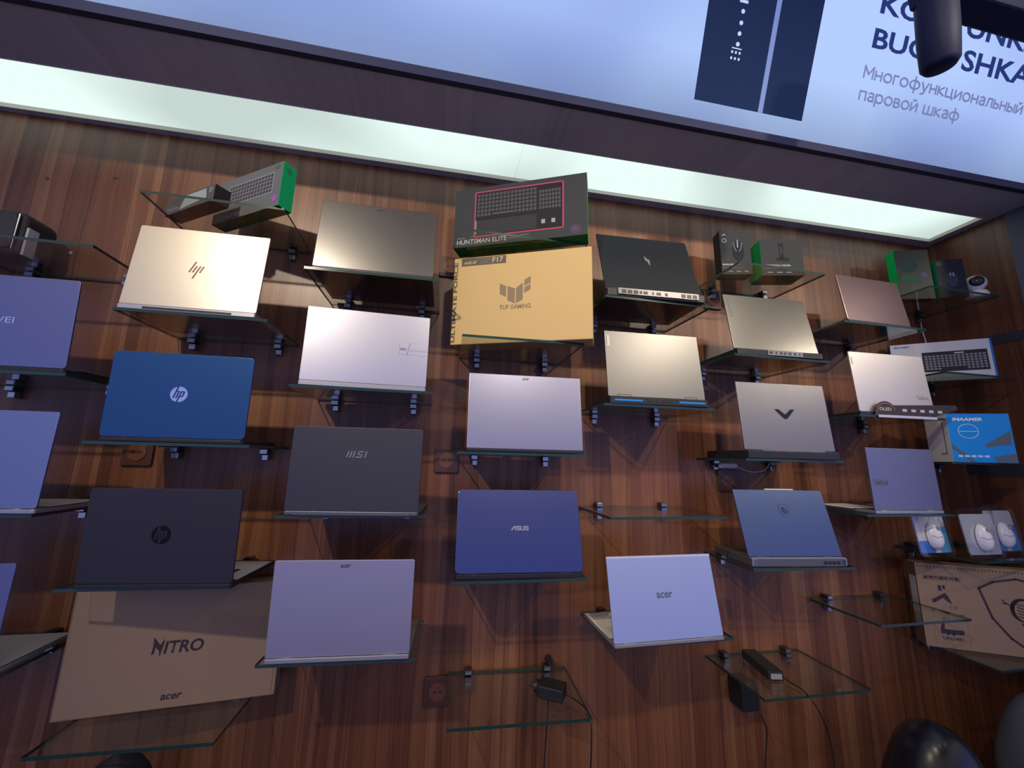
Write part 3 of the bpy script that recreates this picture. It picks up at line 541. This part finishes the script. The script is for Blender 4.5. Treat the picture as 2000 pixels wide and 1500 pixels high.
# wide keyboard box (top centre)
t, w, d, h = carton('Elite', 'wide dark keyboard box with green sides standing above the yellow box', [DKBOX, GREEN, mat('box_green_dark', (.01, .10, .03), .6, 0, .15)], (0, 0, 1, 1, 0, 2))
g = MB(); g.stroke([(-.160, .036), (.157, .036), (.157, .212), (-.160, .212)], .005, -.0004, True); g.build('printed_glow', MAG, t)
m = MB(); m.box(-.157, .154, -.0005, 0, .039, .209); pk = m.build('printed_keyboard', PK, t)
keys(-.154, .066, .112, .204, 6, 16, -.0010, .25, lambda r, c: r == 5 and 4 <= c <= 9).build('printed_keys', PKEY, pk); keys(.072, .150, .112, .190, 5, 7, -.0010, .25).build('printed_keys', PKEY, pk)
m = MB(); m.box(-.095, -.010, -.0010, -.0006, .1155, .124); m.box(.070, .152, -.0008, -.0006, .045, .088, 1); m.box(-.155, .066, -.0008, -.0006, .042, .098, 2)
m.box(.082, .095, -.0013, -.0009, .058, .074, 3); m.box(.117, .130, -.0013, -.0009, .058, .074, 3); m.box(-.1565, -.153, -.0011, -.0006, .046, .098, 3); m.build('printed_wrist_rest', [PKEY, PK, mat('print_rest', (.035, .036, .040), .6, 0, .15), PSIL], pk)
text('RAZER', -.2225, -.193, .0330, .0370, PSIL, t, bold=.01); text('HUNTSMAN ELITE', -.224, -.040, .0105, .0285, mat('print_pale', (.50, .50, .50), .6, 0, .15), t, bold=.004)
text('OPTO-MECHANICAL', -.036, .040, .0225, .0265, PSIL, t); text('GAMING KEYBOARD', -.036, .030, .0150, .0190, PSIL, t)
m = MB(); m.stroke([(.1985 + .0145 * math.cos(a * PI / 9), .0235 + .0145 * math.sin(a * PI / 9)) for a in range(18)], .0012, closed=True); m.stroke([(.1925, .0175), (.2045, .0175), (.2045, .0295), (.1925, .0295)], .0018, closed=True); m.box(.1970, .2000, -.0008, 0, .0220, .0250); m.build('printed_badge', PURP, t)
# yellow kraft box
t, w, d, h = carton('Tuf', 'large yellow kraft laptop box with a fractured shield mark', [TUFK], (0,) * 6, .003)
m = MB(); m.box(-.2095, -.050, -.0006, 0, .2835, .3125); lb = m.build('printed_label', mat('print_taupe', (.12, .105, .085), .6, 0, .15), t)
text('ASUS', -.203, -.155, .290, .2995, TUFK, lb, bold=.02, shear=.3, y=-.0009); text('TUF GAMING', -.141, -.104, .299, .306, PRINTK, lb, y=-.0009, bold=.01); text('LAPTOP', -.141, -.112, .289, .296, PRINTK, lb, y=-.0009, bold=.01); text('F17', -.098, -.060, .289, .309, TUFK, lb, y=-.0009, bold=.02)
lg = MB()
def q4(pts): lg.prism([(x - .0185, z + .1835) for x, z in pts], -.0006, 0, 'y')
q4([(-.050, -.012), (-.028, -.024), (-.028, .014), (-.050, .026)]); q4([(-.023, -.036), (.002, -.049), (.002, .004), (-.023, .014)]); q4([(.006, -.049), (.029, -.036), (.029, .023), (.006, .006)]); q4([(.034, -.014), (.055, -.002), (.055, .016), (.034, .006)]); q4([(.034, .011), (.055, .021), (.055, .044), (.034, .032)])
lg.build('emblem', PRINTK, t)
text('TUF GAMING', -.0685, .0385, .1155, .1315, PRINTK, t, bold=.02)
text('ULTIMATE FORCE', -.2372, -.2215, .008, .300, PRINTD, t, 'lettering', .03, vertical=True)
# brown cardboard box
t, w, d, h = carton('Nitro', 'brown cardboard laptop box with black lettering at lower left', [KRAFT], (0,) * 6, .003)
text('ITRO', -.0325, .0590, .1335, .1650, INK, t, bold=.025, shear=.12)
lg = MB(); lg.prism([(-.0600, .1330), (-.0535, .1365), (-.0520, .1520), (-.0430, .1420), (-.0400, .1270), (-.0345, .1560), (-.0330, .1710), (-.0425, .1560), (-.0530, .1700), (-.0585, .1760), (-.0575, .1520)], -.0006, 0, 'y'); lg.build('emblem', INK, t)
text('acer', -.0225, .0265, .0215, .0345, INK, t, 'lettering', .02, .2)
m = MB(); m.box(-.2460, -.2445, -.0004, 0, .004, .296); m.box(.2385, .2398, -.0004, 0, .004, .296); m.build('fold_line', mat('kraft_fold', (.20, .12, .07), .8), t)  # darker brown lines drawn along the carton folds
# carton with shield at lower right
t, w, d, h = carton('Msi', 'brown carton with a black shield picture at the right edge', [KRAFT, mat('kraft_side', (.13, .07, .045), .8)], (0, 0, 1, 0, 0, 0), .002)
m = MB(); m.stroke([(-.0600, .2270), (-.015, .2530), (.055, .2700), (.125, .2530), (.175, .2270), (.170, .160), (.130, .080), (.058, .022), (.010, .060), (-.035, .125)], .0075, closed=True); curl(m, .062, .160, .062, .0042); m.build('emblem', INK, t)
m = MB(); m.box(-.2290, -.112, -.0005, 0, .2430, .2600); lb = m.build('printed_label', mat('print_tan', (.22, .15, .10), .6, 0, .15), t)
m = MB()
for i in range(7): m.box(-.225 + i * .016, -.216 + i * .016 + .003 * (i % 2), -.0009, -.0005, .2470 + .002 * (i % 3), .2560)
m.build('printed_symbols', INK, lb)
m = MB(); m.box(-.186, -.176, -.0006, 0, .205, .225); m.box(-.172, -.164, -.0006, 0, .212, .226); m.prism([(-.212, .170), (-.198, .178), (-.168, .198), (-.158, .186), (-.150, .158), (-.160, .166), (-.176, .180), (-.196, .165), (-.208, .158)], -.0006, 0, 'y'); m.box(-.216, -.208, -.0006, 0, .128, .138)
m.box(-.198, -.128, -.0006, 0, .052, .068); m.prism([(-.198, .068), (-.186, .068), (-.183, .095), (-.190, .095)], -.0006, 0, 'y'); m.rev([(.006, -.0006), (.006, 0)], (-.178, 0, .053), 12, 'y'); m.rev([(.006, -.0006), (.006, 0)], (-.160, 0, .053), 12, 'y'); m.build('printed_pictograms', INK, t)
text('UN3481', -.1945, -.1320, .0300, .0425, INK, t, bold=.015); text('HDMI', -.1590, -.1190, .1180, .1250, INK, t, bold=.01); text('CE', -.160, -.135, .142, .152, PRINTD, t)
m = MB(); rd = mat('print_red', (.42, .10, .07), .6, 0, .15)
for i in range(14):
    m.box(-.217 + i * .0075, -.213 + i * .0075, -.0005, 0, .0170, .0180); m.box(-.217 + i * .0075, -.213 + i * .0075, -.0005, 0, .1065, .1075)
for i in range(12): m.box(-.2180, -.2170, -.0005, 0, .0180 + i * .0075, .0220 + i * .0075); m.box(-.1135, -.1125, -.0005, 0, .0180 + i * .0075, .0220 + i * .0075)
m.build('printed_dashes', rd, t)
m = MB()
for i in range(46): m.prism([(-.245 + i * .0106, .288), (-.241 + i * .0106, .288), (-.2375 + i * .0106, .2955), (-.2415 + i * .0106, .2955)], -.0006, 0, 'y')
m.build('printed_tape', mat('print_olive', (.16, .11, .05), .6, 0, .15), t)
m = MB(); m.box(-w / 2 - .0006, -w / 2, .008, .042, .12, .25); m.build('side_label', LGREY, t)
# slim keyboard box with green end + small slim box
t, w, d, h = carton('Mini', 'grey keyboard box with a bright green end on the upper left shelf', [mat('box_grey', (.13, .14, .145), .6, 0, .15), mat('box_green_end', (.0, .42, .11), .6, 0, .15), mat('box_green_dark', (.01, .10, .03), .6, 0, .15)], (0, 0, 0, 1, 0, 2))
m = MB(); m.prism(rrect(-.090, .120, .050, .122, .004), -.0005, 0, 'y'); pk = m.build('printed_keyboard', mat('print_pale_grey', (.22, .24, .25), .6, 0, .15), t)
keys(-.086, .117, .053, .119, 5, 15, -.0009, .22).build('printed_keys', mat('print_lilac_key', (.06, .05, .065), .6, 0, .15), pk)
text('HUNTSMAN MINI', -.138, -.016, .0075, .0215, mat('print_pale', (.50, .50, .50), .6, 0, .15), t, bold=.006)
m = MB(); m.rev([(.011, -.0006), (.011, 0)], (.1330, 0, .028), 20, 'y'); m.build('printed_badge', PURP, t); m = MB()
for dx in (-.008, 0, .008): m.stroke([(.127 + dx * .7, .129), (.130 + dx, .137), (.127 + dx, .143)], .002)
m.build('printed_snake_mark', PGREEN, t)
m = MB(); m.rev([(.009, -.0006), (.009, 0)], (0, 0, 0), 20, 'y'); o = m.build('end_badge', mat('badge_green', (.01, .16, .06), .4), t); o.location = (w / 2, .020, .128); o.rotation_euler = (0, 0, PI / 2)
t, w, d, h = carton('Tube', 'small slim dark box lying in front of the green-ended keyboard box', [mat('box_grey_dark', (.075, .08, .085), .6, 0, .15), mat('box_brown_black', (.03, .022, .022), .6, 0, .15)], (0, 0, 1, 1, 0, 1))
m = MB(); m.prism([(-.045, .006), (.085, .016), (.078, .048), (-.020, .048)], -.0005, 0, 'y'); m.build('printed_picture', mat('print_mist', (.30, .34, .36), .6, 0, .15), t)
text('ORNATHUS', -.108, -.052, .010, .020, PSIL, t, bold=.01); m = MB()
for dx in (-.006, 0, .006): m.stroke([(.101 + dx * .7, .030), (.104 + dx, .038), (.101 + dx, .045)], .002)
m.build('printed_snake_mark', PSIL, t)
# mouse box and headset stand box on top shelf
t, w, d, h = carton('Bas', 'tall dark box with a black mouse picture, top shelf', [DKBOX, PK, mat('box_green_dark2', (.01, .16, .04), .6, 0, .15)], (0, 0, 1, 1, 0, 2))
m = MB(); m.prism([(.010 + .023 * math.cos(a) * (1 - .15 * math.sin(a)), .103 + .046 * math.sin(a)) for a in [2 * PI * i / 26 for i in range(26)]], -.0006, 0, 'y'); pm = m.build('printed_mouse', mat('print_mouse', (.012, .016, .024), .6, 0, .15), t)
m = MB(); m.stroke([(.010, .149), (.009, .118)], .005, -.0010); m.stroke([(-.006, .138), (-.003, .112), (.003, .100)], .002, -.0010); m.stroke([(.026, .138), (.022, .112), (.014, .100)], .002, -.0010); m.build('printed_highlight', PSIL, pm)
m = MB(); m.stroke([(-.042 + .008 * math.cos(a * PI / 7), .148 + .008 * math.sin(a * PI / 7)) for a in range(14)], .0028, closed=True); m.stroke([(-.049, .170), (-.042, .176), (-.036, .172)], .003); m.build('printed_symbols', mat('print_pale', (.5, .5, .5), .6, 0, .15), t)
text('BASILISK', -.055, -.010, .0385, .0460, mat('print_pale', (.5, .5, .5), .6, 0, .15), t, bold=.02); text('MULTI-COLOR GAMING MOUSE', -.055, .020, .0270, .0300, PSIL, t); keys(-.040, .052, .009, .016, 1, 3, -.0005, .45).build('printed_icons', PSIL, t)
t, w, d, h = carton('Sta', 'wide dark box with a headset stand picture and green left side', [DKBOX, GREEN, mat('box_green_dark2', (.01, .16, .04), .6, 0, .15)], (0, 0, 1, 1, 0, 2))
m = MB(); m.prism([(.002 + .029 * math.cos(a), .0705 + .0085 * math.sin(a)) for a in [2 * PI * i / 24 for i in range(24)]], -.0006, 0, 'y'); m.box(-.010, .010, -.0007, 0, .128, .141); m.box(-.0085, -.0050, -.0007, 0, .075, .130); m.box(.0050, .0085, -.0007, 0, .075, .130); m.box(-.0085, .0085, -.0006, 0, .072, .093); m.build('printed_stand', PK, t)
text('BASE STATION CHROMA', -.072, .032, .0395, .0475, mat('print_pale', (.5, .5, .5), .6, 0, .15), t, bold=.015); text('HEADSET STAND WITH USB HUB', -.072, .020, .0290, .0320, PSIL, t); keys(-.070, .040, .010, .017, 1, 3, -.0005, .4).build('printed_icons', PSIL, t)
# corner shelf boxes
t, w, d, h = carton('Head', 'tall dark box with bright green left side in the top corner', [mat('box_black_green', (.010, .020, .020), .4, 0, .2), mat('box_bright_green', (.0, .50, .09), .6, 0, .15)], (0, 0, 1, 1, 0, 0))
m = MB(); m.prism([(-.055, .175), (-.035, .190), (.005, .185), (.020, .165), (.005, .135), (-.030, .130), (-.050, .150)], -.0005, 0, 'y', 0); m.prism([(-.058, .110), (-.025, .118), (.010, .100), (.028, .078), (.000, .082), (-.035, .090), (-.055, .086)], -.0005, 0, 'y', 1)
m.rev([(.013, -.0006), (.013, 0)], (.038, 0, .115), 16, 'y', 2); m.build('printed_headset', [mat('print_deep_green', (.02, .06, .05), .6, 0, .15), mat('print_mid_green', (.02, .13, .06), .6, 0, .15), mat('print_blue_glow', (.10, .13, .20), .6, 0, .15)], t)
t, w, d, h = carton('Mouse', 'shorter dark box with a mouse picture beside the white camera', [mat('box_blue_black', (.014, .016, .028), .4, 0, .2), mat('box_green_mid', (.0, .22, .07), .6, 0, .15)], (0, 0, 1, 0, 0, 1))
m = MB(); m.prism([(.002 + .021 * math.cos(a), .083 + .036 * math.sin(a)) for a in [2 * PI * i / 24 for i in range(24)]], -.0006, 0, 'y'); pm = m.build('printed_mouse', mat('print_mouse_grey', (.05, .055, .085), .6, 0, .15), t)
m = MB(); m.box(-.004, .001, -.0010, -.0006, .100, .114); m.box(.006, .012, -.0010, -.0006, .098, .114); m.build('printed_highlight', PSIL, pm); m = MB(); m.stroke([(-.036 + .0075 * math.cos(a * PI / 7), .160 + .0075 * math.sin(a * PI / 7)) for a in range(14)], .0016, closed=True); m.build('printed_badge', mat('print_green_light', (.2, .45, .25), .6, 0, .15), t)
# white keyboard box
t, w, d, h = carton('Kb', 'white keyboard box with blue edges on the corner shelf', [mat('box_white', (.62, .61, .63), .6, 0, .15), mat('box_blue_edge', (.02, .17, .55), .6, 0, .15)], (0, 0, 1, 1, 0, 0))
m = MB(); m.box(-.060, .146, -.0005, 0, .040, .130); pk = m.build('printed_keyboard', mat('print_coal', (.035, .033, .038), .6, 0, .15), t)
keys(-.055, .142, .048, .116, 6, 15, -.0009, .30, lambda r, c: r == 5 and 4 <= c <= 9).build('printed_keys', mat('print_key_light', (.26, .25, .27), .6, 0, .15), pk)
m = MB(); m.box(.045, .075, -.0009, -.0005, .119, .123); m.build('printed_logo', WHITE, pk)
m = MB(); m.box(w / 2 - .006, w / 2 + .0002, -.0004, 0, 0, h); m.build('blue_strip', mat('box_blue_edge', (.02, .17, .55), .6, 0, .15), t)
text('IMAAMER', -.151, -.098, .157, .1655, mat('print_blue', (.12, .20, .50), .6, 0, .15), t, bold=.03, shear=.2)
# blue / white box
t, w, d, h = carton('Blue', 'blue box with white side and white lettering at the right edge', [mat('box_blue', (.01, .25, .72), .6, 0, .15), mat('box_cream_side', (.85, .83, .80), .6, 0, .15)], (0, 0, 1, 0, 0, 0))
text('IMAAMER', -.086, .014, .1630, .1755, mat('print_white', (.75, .77, .8), .6, 0, .15), t, bold=.035, shear=.2)
m = MB(); m.stroke([(-.038 + .033 * math.cos(a * PI / 14), .122 + .028 * math.sin(a * PI / 14)) for a in range(28)], .0028, closed=True); m.box(-.068, -.008, -.0007, 0, .1200, .1225); m.build('printed_ring', mat('print_ice', (.45, .62, .85), .6, 0, .15), t)
m = MB(); m.prism([(.012, .072), (.010, .060), (.095, .072), (.098, .125)], -.0005, 0, 'y'); m.prism([(.030, .022), (.036, .002), (.100, .002), (.100, .038)], -.0005, 0, 'y'); m.prism([(-.100, .075), (-.100, .055), (-.045, .002), (-.030, .002)], -.0005, 0, 'y'); m.build('printed_shapes', mat('print_steel', (.10, .13, .17), .6, 0, .15), t)
keys(-.088, .018, .019, .030, 1, 5, -.0007, .25).build('printed_icons', mat('print_ice', (.45, .62, .85), .6, 0, .15), t)
m = MB(); m.box(-w / 2 - .0006, -w / 2, .02, .026, .03, .16); m.box(-w / 2 - .0006, -w / 2, .026, .05, .03, .036); m.build('side_shadow', mat('shadow_grey', (.35, .31, .30), .6, 0, .15), t)  # L-shaped shadow on the white side, painted as thin grey bars

# ------------------------------------------------------------------ white security camera
t = thing('security_camera', 'small white round security camera on the corner shelf', 'camera', (2.300, -.215, SH['V'][1] + .0043), -.85)
WP = mat('white_plastic', (.72, .72, .72), .35)
MB().rev([(.033, 0), (.036, .006), (.036, .018), (.030, .030), (.016, .037)], (0, 0, 0), 32).build('base', WP, t, True)
b = MB(); b.rev([(.0365 * math.cos(a) + 1e-5, .0365 * math.sin(a)) for a in [math.radians(x_) for x_ in range(-88, 89, 8)]], (0, 0, .068), 32); hd = b.build('head', WP, t, True)
b = MB(); b.rev([(.0235, -.0300), (.0225, -.0345), (.012, -.0385), (.002, -.0395)], (0, 0, .070), 28, 'y'); fc = b.build('face', mat('camera_face', (.015, .015, .02), .15), hd, True)
b = MB(); b.rev([(.009, -.0375), (.009, -.0405), (.005, -.0415)], (0, 0, .068), 20, 'y'); b.build('lens', mat('lens_dark', (.03, .03, .05), .05), fc, True)

# ------------------------------------------------------------------ laptop bag, far left
t = thing('laptop_bag', 'black laptop bag standing on the far left shelf', 'bag', (-1.335, -.045, SH['A'][1] + .0043))
b = MB(); b.prism(rrect(-.16, .105, 0, .135, .03, 6, .012), -.105, -.005, 'y'); b.build('bag_body', SOFTBLACK, t, bev=.012, bseg=4)
b = MB(); b.prism(rrect(-.145, .088, .012, .120, .02), -.113, -.105, 'y'); b.build('front_pocket', mat('bag_fabric', (.035, .036, .045), .8), t, bev=.003)
b = MB(); b.tube([(.092, -.112, .01), (.092, -.112, .12)], .0025); b.build('zip', DCHROME, t)
b = MB(); b.box(.1055, .112, -.10, -.07, .0, .085); b.build('white_tag', mat('bag_tag', (.42, .44, .45), .6), t)

# ------------------------------------------------------------------ promo tag lying against the cream laptop
t = thing('promotional_tag', 'black cut-out promotional tag leaning on the cream silver laptop', 'tag', (1.62, -.259, SH['GG'][1] + .005), -.02, rx=-.0)
P_ = [(-.030, 0), (.235, 0), (.36, .036), (.352, .052), (.30, .050), (.07, .040)] + [(.022 + .047 * math.cos(a), .014 + .040 * math.sin(a)) for a in [math.radians(x_) for x_ in (40, 60, 80, 100, 120, 140, 160)]]
b = MB(); b.prism(P_, -.0012, 0, 'y'); tp = b.build('card', mat('tag_black', (.030, .018, .022), .5), t)
text('OLED', -.008, .045, .018, .030, LGREY, tp, bold=.02, y=-.0018); m = MB(); m.stroke([(.022 + .040 * math.cos(math.radians(a)), .016 + .030 * math.sin(math.radians(a))) for a in range(10, 200, 15)], .003, -.0018); m.build('printed_arc', mat('print_rainbow', (.30, .16, .08), .6, 0, .15), tp)
keys(.085, .29, .012, .032, 1, 5, -.0018, .5).build('printed_icons', LGREY, tp)
b = MB(); b.box(-.030, .235, -.012, -.0012, -.0015, .0); b.box(-.030, .235, -.0125, -.012, -.0095, .0); b.build('folded_foot', mat('tag_lilac', (.45, .45, .62), .6), t)

# ------------------------------------------------------------------ blister packed mice
def blister(x, y, label, wd, hh, cols, rz=0, rx=-.10):
    t = thing('mouse_pack', label, 'computer mouse pack', (x, y, SH['Y'][1] + .006), rz, 'blister packed white mice', rx)
    c = MB(); c.prism(rrect(-wd / 2 + .008, wd / 2 - .008, .012, hh - .022, .010), 0, .0008, 'y'); cd = c.build('backing_card', mat(cols[0], cols[1], .6), t)
    c = MB(); c.prism(rrect(-wd / 2 + .008, -.002, .0125, hh * .30, .006), -.0006, -.0001, 'y', 0); c.prism(rrect(.022, wd / 2 - .008, .0125, hh * .58, .006), -.0006, -.0001, 'y', 1)
    c.build('card_print', [mat(cols[2], cols[3], .5), mat(cols[4], cols[5], .5)], cd)
    s = MB(); s.prism(rrect(-wd / 2, wd / 2, 0, hh, .016), -.0022, -.0012, 'y'); s.stroke(rrect(-wd / 2 + .0015, wd / 2 - .0015, .0015, hh - .0015, .015), .003, -.007, True); s.build('plastic_shell', PLAS, t)
    b = MB(); n = 12; prof = []
    for i in range(n + 1): a = -PI / 2 + PI * i / n; prof.append((max(1e-4, math.cos(a)), math.sin(a)))
    k = len(b.v); seg = 24
    for r, hz in prof:
        for j in range(seg):
            a = PI + PI * j / (seg - 1); px = .031 * r * math.cos(a) * (1 - .10 * hz); py = .030 * r * math.sin(a) * (.85 - .12 * hz); b.v.append((px, -.003 + py, .072 + .048 * hz))
    for i in range(n):
        for j in range(seg - 1): a = k + i * seg + j; b.f.append((a, a + 1, a + 1 + seg, a + seg)); b.m.append(0)
    mo = b.build('mouse', mat('mouse_white', (.78, .76, .80), .25), t, True)
    w_ = MB(); w_.rev([(.0055, -.0025), (.0065, 0), (.0055, .0025)], (0, -.026, .100), 16, 'x'); w_.build('scroll_wheel', mat('wheel_grey', (.35, .35, .38), .3), mo, True)
    w_ = MB(); w_.tube([(-.028, -.018, .075), (-.014, -.0285, .068), (0, -.0305, .072), (.014, -.0285, .068), (.028, -.018, .075)], .0007, 6); w_.build('button_seam', mat('seam_grey', (.30, .30, .34), .5), mo)
    return t
WC = ('card_white', (.66, .64, .64))
blister(1.862, -.200, 'leftmost packed white mouse on a blue-footed card', .160, .180, (*WC, 'card_blue', (.04, .18, .62), 'card_teal', (.08, .40, .60)))
blister(2.025, -.245, 'middle packed white mouse standing in front on a grey card', .172, .178, ('card_grey', (.50, .52, .57), 'card_grey2', (.42, .43, .52), 'card_grey3', (.40, .41, .52)))
blister(2.215, -.200, 'rightmost packed white mouse on a blue-sided card', .160, .185, (*WC, 'card_blue2', (.06, .30, .68), 'card_blue2', (.06, .30, .68)))

# ------------------------------------------------------------------ wall sockets
SKM = mat('socket_brown', (.085, .035, .022), .35); SKI = mat('socket_inner', (.16, .06, .03), .35)
def socket(x, z, label, cover=False):
    t = thing('wall_socket', label, 'socket', (x, -.0005, z), 0, 'brown wall sockets')
    m = MB(); m.prism(rrect(-.042, .042, -.042, .042, .006), -.010, 0, 'y'); m.build('frame', SKM, t, bev=.002)
    m = MB(); m.rev([(.027, -.0125), (.027, -.010)], (0, 0, 0), 28, 'y'); i_ = m.build('socket_insert', SKI, t)
    m = MB(); m.rev([(.0032, -.0132), (.0032, -.0126)], (-.0095, 0, 0), 12, 'y'); m.rev([(.0032, -.0132), (.0032, -.0126)], (.0095, 0, 0), 12, 'y'); m.build('pin_hole', BLACK, i_)
    return t
socket(-.923, 1.590, 'brown wall socket just below the bright blue laptop'); socket(.030, 1.585, 'brown wall socket left of the lilac laptop shelf'); socket(.006, 2.322, 'brown wall socket behind the yellow box')
socket(1.145, 2.300, 'brown wall socket beside the black laptop with zigzag emblem'); socket(.040, .858, 'brown wall socket left of the bottom centre shelf'); socket(1.150, 1.530, 'dark wall socket under the beige laptop with V emblem')

# ------------------------------------------------------------------ power supplies and cables
CABLE = mat('cable_black', (.01, .01, .012), .45)
def smooth(pts, n=8):
    P = [Vector(p) for p in pts]; P = [P[0]] + P + [P[-1]]; o = []
    for i in range(1, len(P) - 2):
        for k in range(n):
            u = k / n; a, b_, c, d_ = P[i - 1], P[i], P[i + 1], P[i + 2]
            o.append(.5 * ((2 * b_) + (c - a) * u + (2 * a - 5 * b_ + 4 * c - d_) * u * u + (3 * b_ - a - 3 * c + d_) * u ** 3))
    return o + [P[-2]]
def cable(parent, pts, r=.0022, m=CABLE, name='cable'):
    off = parent.matrix_basis.inverted(); return MB().tube([off @ Vector(p) for p in smooth(pts)], r, 8).build(name, m, parent, True)
t = thing('plug_adapter', 'black plug-in power adapter on the bottom centre shelf', 'power adapter', (.372, -.175, SH['M'][1] + .0045), -.55)
b = MB(); b.prism(rrect(-.040, .040, -.028, .028, .006), 0, .034, 'z'); b.build('adapter_body', BLACK, t, bev=.004)
b = MB(); b.rev([(.017, 0), (.017, .012)], (-.052, 0, .018), 18, 'x'); b.tube([(-.052, -.009, .018), (-.070, -.009, .018)], .0024); b.tube([(-.052, .009, .018), (-.070, .009, .018)], .0024); b.build('plug', BLACK, t)
cable(t, [(.400, -.197, .925), (.425, -.200, .913), (.446, -.245, .912), (.449, -.286, .905), (.445, -.300, .86), (.440, -.300, .78), (.430, -.29, .66), (.424, -.27, .502)])
t = thing('power_cable', 'thin black cable hanging behind the bottom centre shelf', 'cable', (.408, -.02, .94)); c_ = MB().rev([(.012, 0), (.012, -.018)], (0, .015, -.010), 16, 'y').build('plug', BLACK, t)
cable(t, [(.408, -.022, .935), (.405, -.034, .92), (.403, -.036, .89), (.402, -.03, .79), (.396, -.03, .72), (.388, -.03, .60), (.385, -.03, .505)])
t = thing('power_brick', 'long black laptop power brick on the lower right empty-looking shelf', 'power adapter', (1.142, -.115, SH['BB'][1] + .0045), 1.38)
b = MB(); b.prism(rrect(-.078, .078, -.026, .026, .006), 0, .028, 'z'); b.build('brick_body', BLACK, t, bev=.003)
b = MB(); b.box(-.080, -.0785, -.018, .018, .006, .022); b.box(.060, .0782, -.0275, -.026, .006, .022); b.build('brick_label', mat('label_grey', (.28, .28, .26), .5), t)
cable(t, [(1.150, -.19, .917), (1.154, -.215, .912), (1.160, -.250, .909), (1.163, -.283, .895), (1.185, -.292, .847), (1.204, -.290, .791), (1.210, -.29, .711), (1.208, -.28, .60), (1.20, -.27, .502)])
t = thing('hanging_adapter', 'black power adapter hanging below the long power brick', 'power adapter', (1.125, -.012, .800)); b = MB(); b.prism(rrect(-.033, .033, -.052, .038, .006), -.060, .010, 'y'); o = b.build('adapter_body', BLACK, t, bev=.004)
cable(t, [(1.142, -.060, .758), (1.156, -.075, .740), (1.169, -.08, .700), (1.166, -.08, .658), (1.154, -.08, .584), (1.15, -.08, .503)])
t = thing('usb_adapter', 'small white adapter with thin cable below the beige laptop', 'adapter', (1.130, -.045, 1.590)); b = MB(); b.prism(rrect(-.040, .034, -.010, .008, .003), -.008, .008, 'y'); b.build('adapter_body', mat('adapter_white', (.50, .50, .48), .4), t, bev=.002)
cable(t, [(1.163, -.045, 1.589), (1.19, -.04, 1.578), (1.24, -.04, 1.566), (1.29, -.04, 1.572), (1.312, -.04, 1.588), (1.325, -.04, 1.604)], .0018, mat('cable_white', (.55, .55, .55), .4))
t = thing('camera_cable', 'white cable running down the wall behind the corner shelf', 'cable', (2.29, -.012, 2.45)); cable(t, [(2.297, -.008, 2.47), (2.288, -.008, 2.40), (2.285, -.008, 2.27), (2.296, -.008, 2.19), (2.30, -.008, 2.12)], .003, mat('cable_white', (.55, .55, .55), .4))

# ------------------------------------------------------------------ low cabinet under the frame and the dark things standing on it
t = thing('display_cabinet', 'low dark cabinet below the glass shelves', 'cabinet', (.3, 0, 0))
b = MB(); b.box(-2.2, 2.1, -.45, -.002, .03, .40); b.build('body', mat('cabinet_dark', (.03, .022, .022), .4), t, bev=.003); b = MB(); b.box(-2.22, 2.11, -.47, -.002, .40, .42); b.build('worktop', mat('cabinet_top', (.05, .035, .035), .3), t, bev=.003)
def dome(cx, cy, zb, rx_, ry, hgt, name, label, m, cat='bag'):
    t = thing(name, label, cat, (cx, cy, zb)); b = MB(); n = 16; seg = 32; k = 0
    for i in range(n + 1):
        u = i / n; r = (1 - max(0, (u - .35) / .65) ** 2.3) ** .5 * (.92 + .08 * math.sin(PI * min(1, u * 1.5)))
        for j in range(seg):
            a = 2 * PI * j / seg; e = 1 + .02 * math.sin(5 * a + u * 6); sgn = lambda q_: math.copysign(abs(q_) ** .8, q_)
            b.v.append((rx_ * r * sgn(math.cos(a)) * e, ry * r * sgn(math.sin(a)) * e, hgt * u))
    for i in range(n):
        for j in range(seg): a = i * seg + j; c = i * seg + (j + 1) % seg; b.f.append((a, c, c + seg, a + seg)); b.m.append(0)
    b.f.append(tuple(range(seg - 1, -1, -1))); b.m.append(0); b.f.append(tuple(n * seg + j for j in range(seg))); b.m.append(0)
    b.build('bag_body', m, t, True)
    return t
t = dome(-.715, -.20, .4205, .105, .11, .462, 'shoulder_bag', 'black shoulder bag under the lowest left shelf', SOFTBLACK)
b = MB(); b.tube(smooth([(-.07, -.112, .12), (-.06, -.12, .30), (0, -.10, .42), (.06, -.12, .30), (.07, -.112, .12)]), .006); b.build('strap', BLACK, t, True)
t = dome(1.568, -.30, .4205, .145, .12, .400, 'backpack', 'rounded black leather backpack at the bottom right edge', mat('bag_leather', (.008, .008, .014), .28))
b = MB(); b.tube(smooth([(-.10, -.115, .10), (-.105, -.118, .24), (-.07, -.10, .335)]), .004); b.build('strap', BLACK, t, True); b = MB(); b.rev([(.009, 0), (.009, -.006)], (-.02, -.124, .25), 16, 'y'); b.build('buckle', CHROME, t, True)
dome(2.125, -.27, .4205, .17, .12, .42, 'cloth_bag', 'grey blue cloth bag at the lower right corner', mat('bag_denim', (.09, .10, .13), .8))
# small screw holes left in the wall
for x, z, lb in ((-1.232, 2.230, 'pale wall plug left of the gold laptop'), (-1.351, 2.490, 'small wall plug highest at the far left'), (-1.160, 2.524, 'small dark wall plug left of the top left shelf'), (1.300, 2.18, 'pale wall plug right of the headset stand shelf')):
    o = MB().rev([(.0055, -.002), (.0055, 0), (.002, .0)], (0, 0, 0), 12, 'y').build('wall_plug', LGREY if 'pale' in lb else PRINTD); o.location = (x, -.0002, z); tag(o, lb, 'wall plug', 'plugged screw holes')
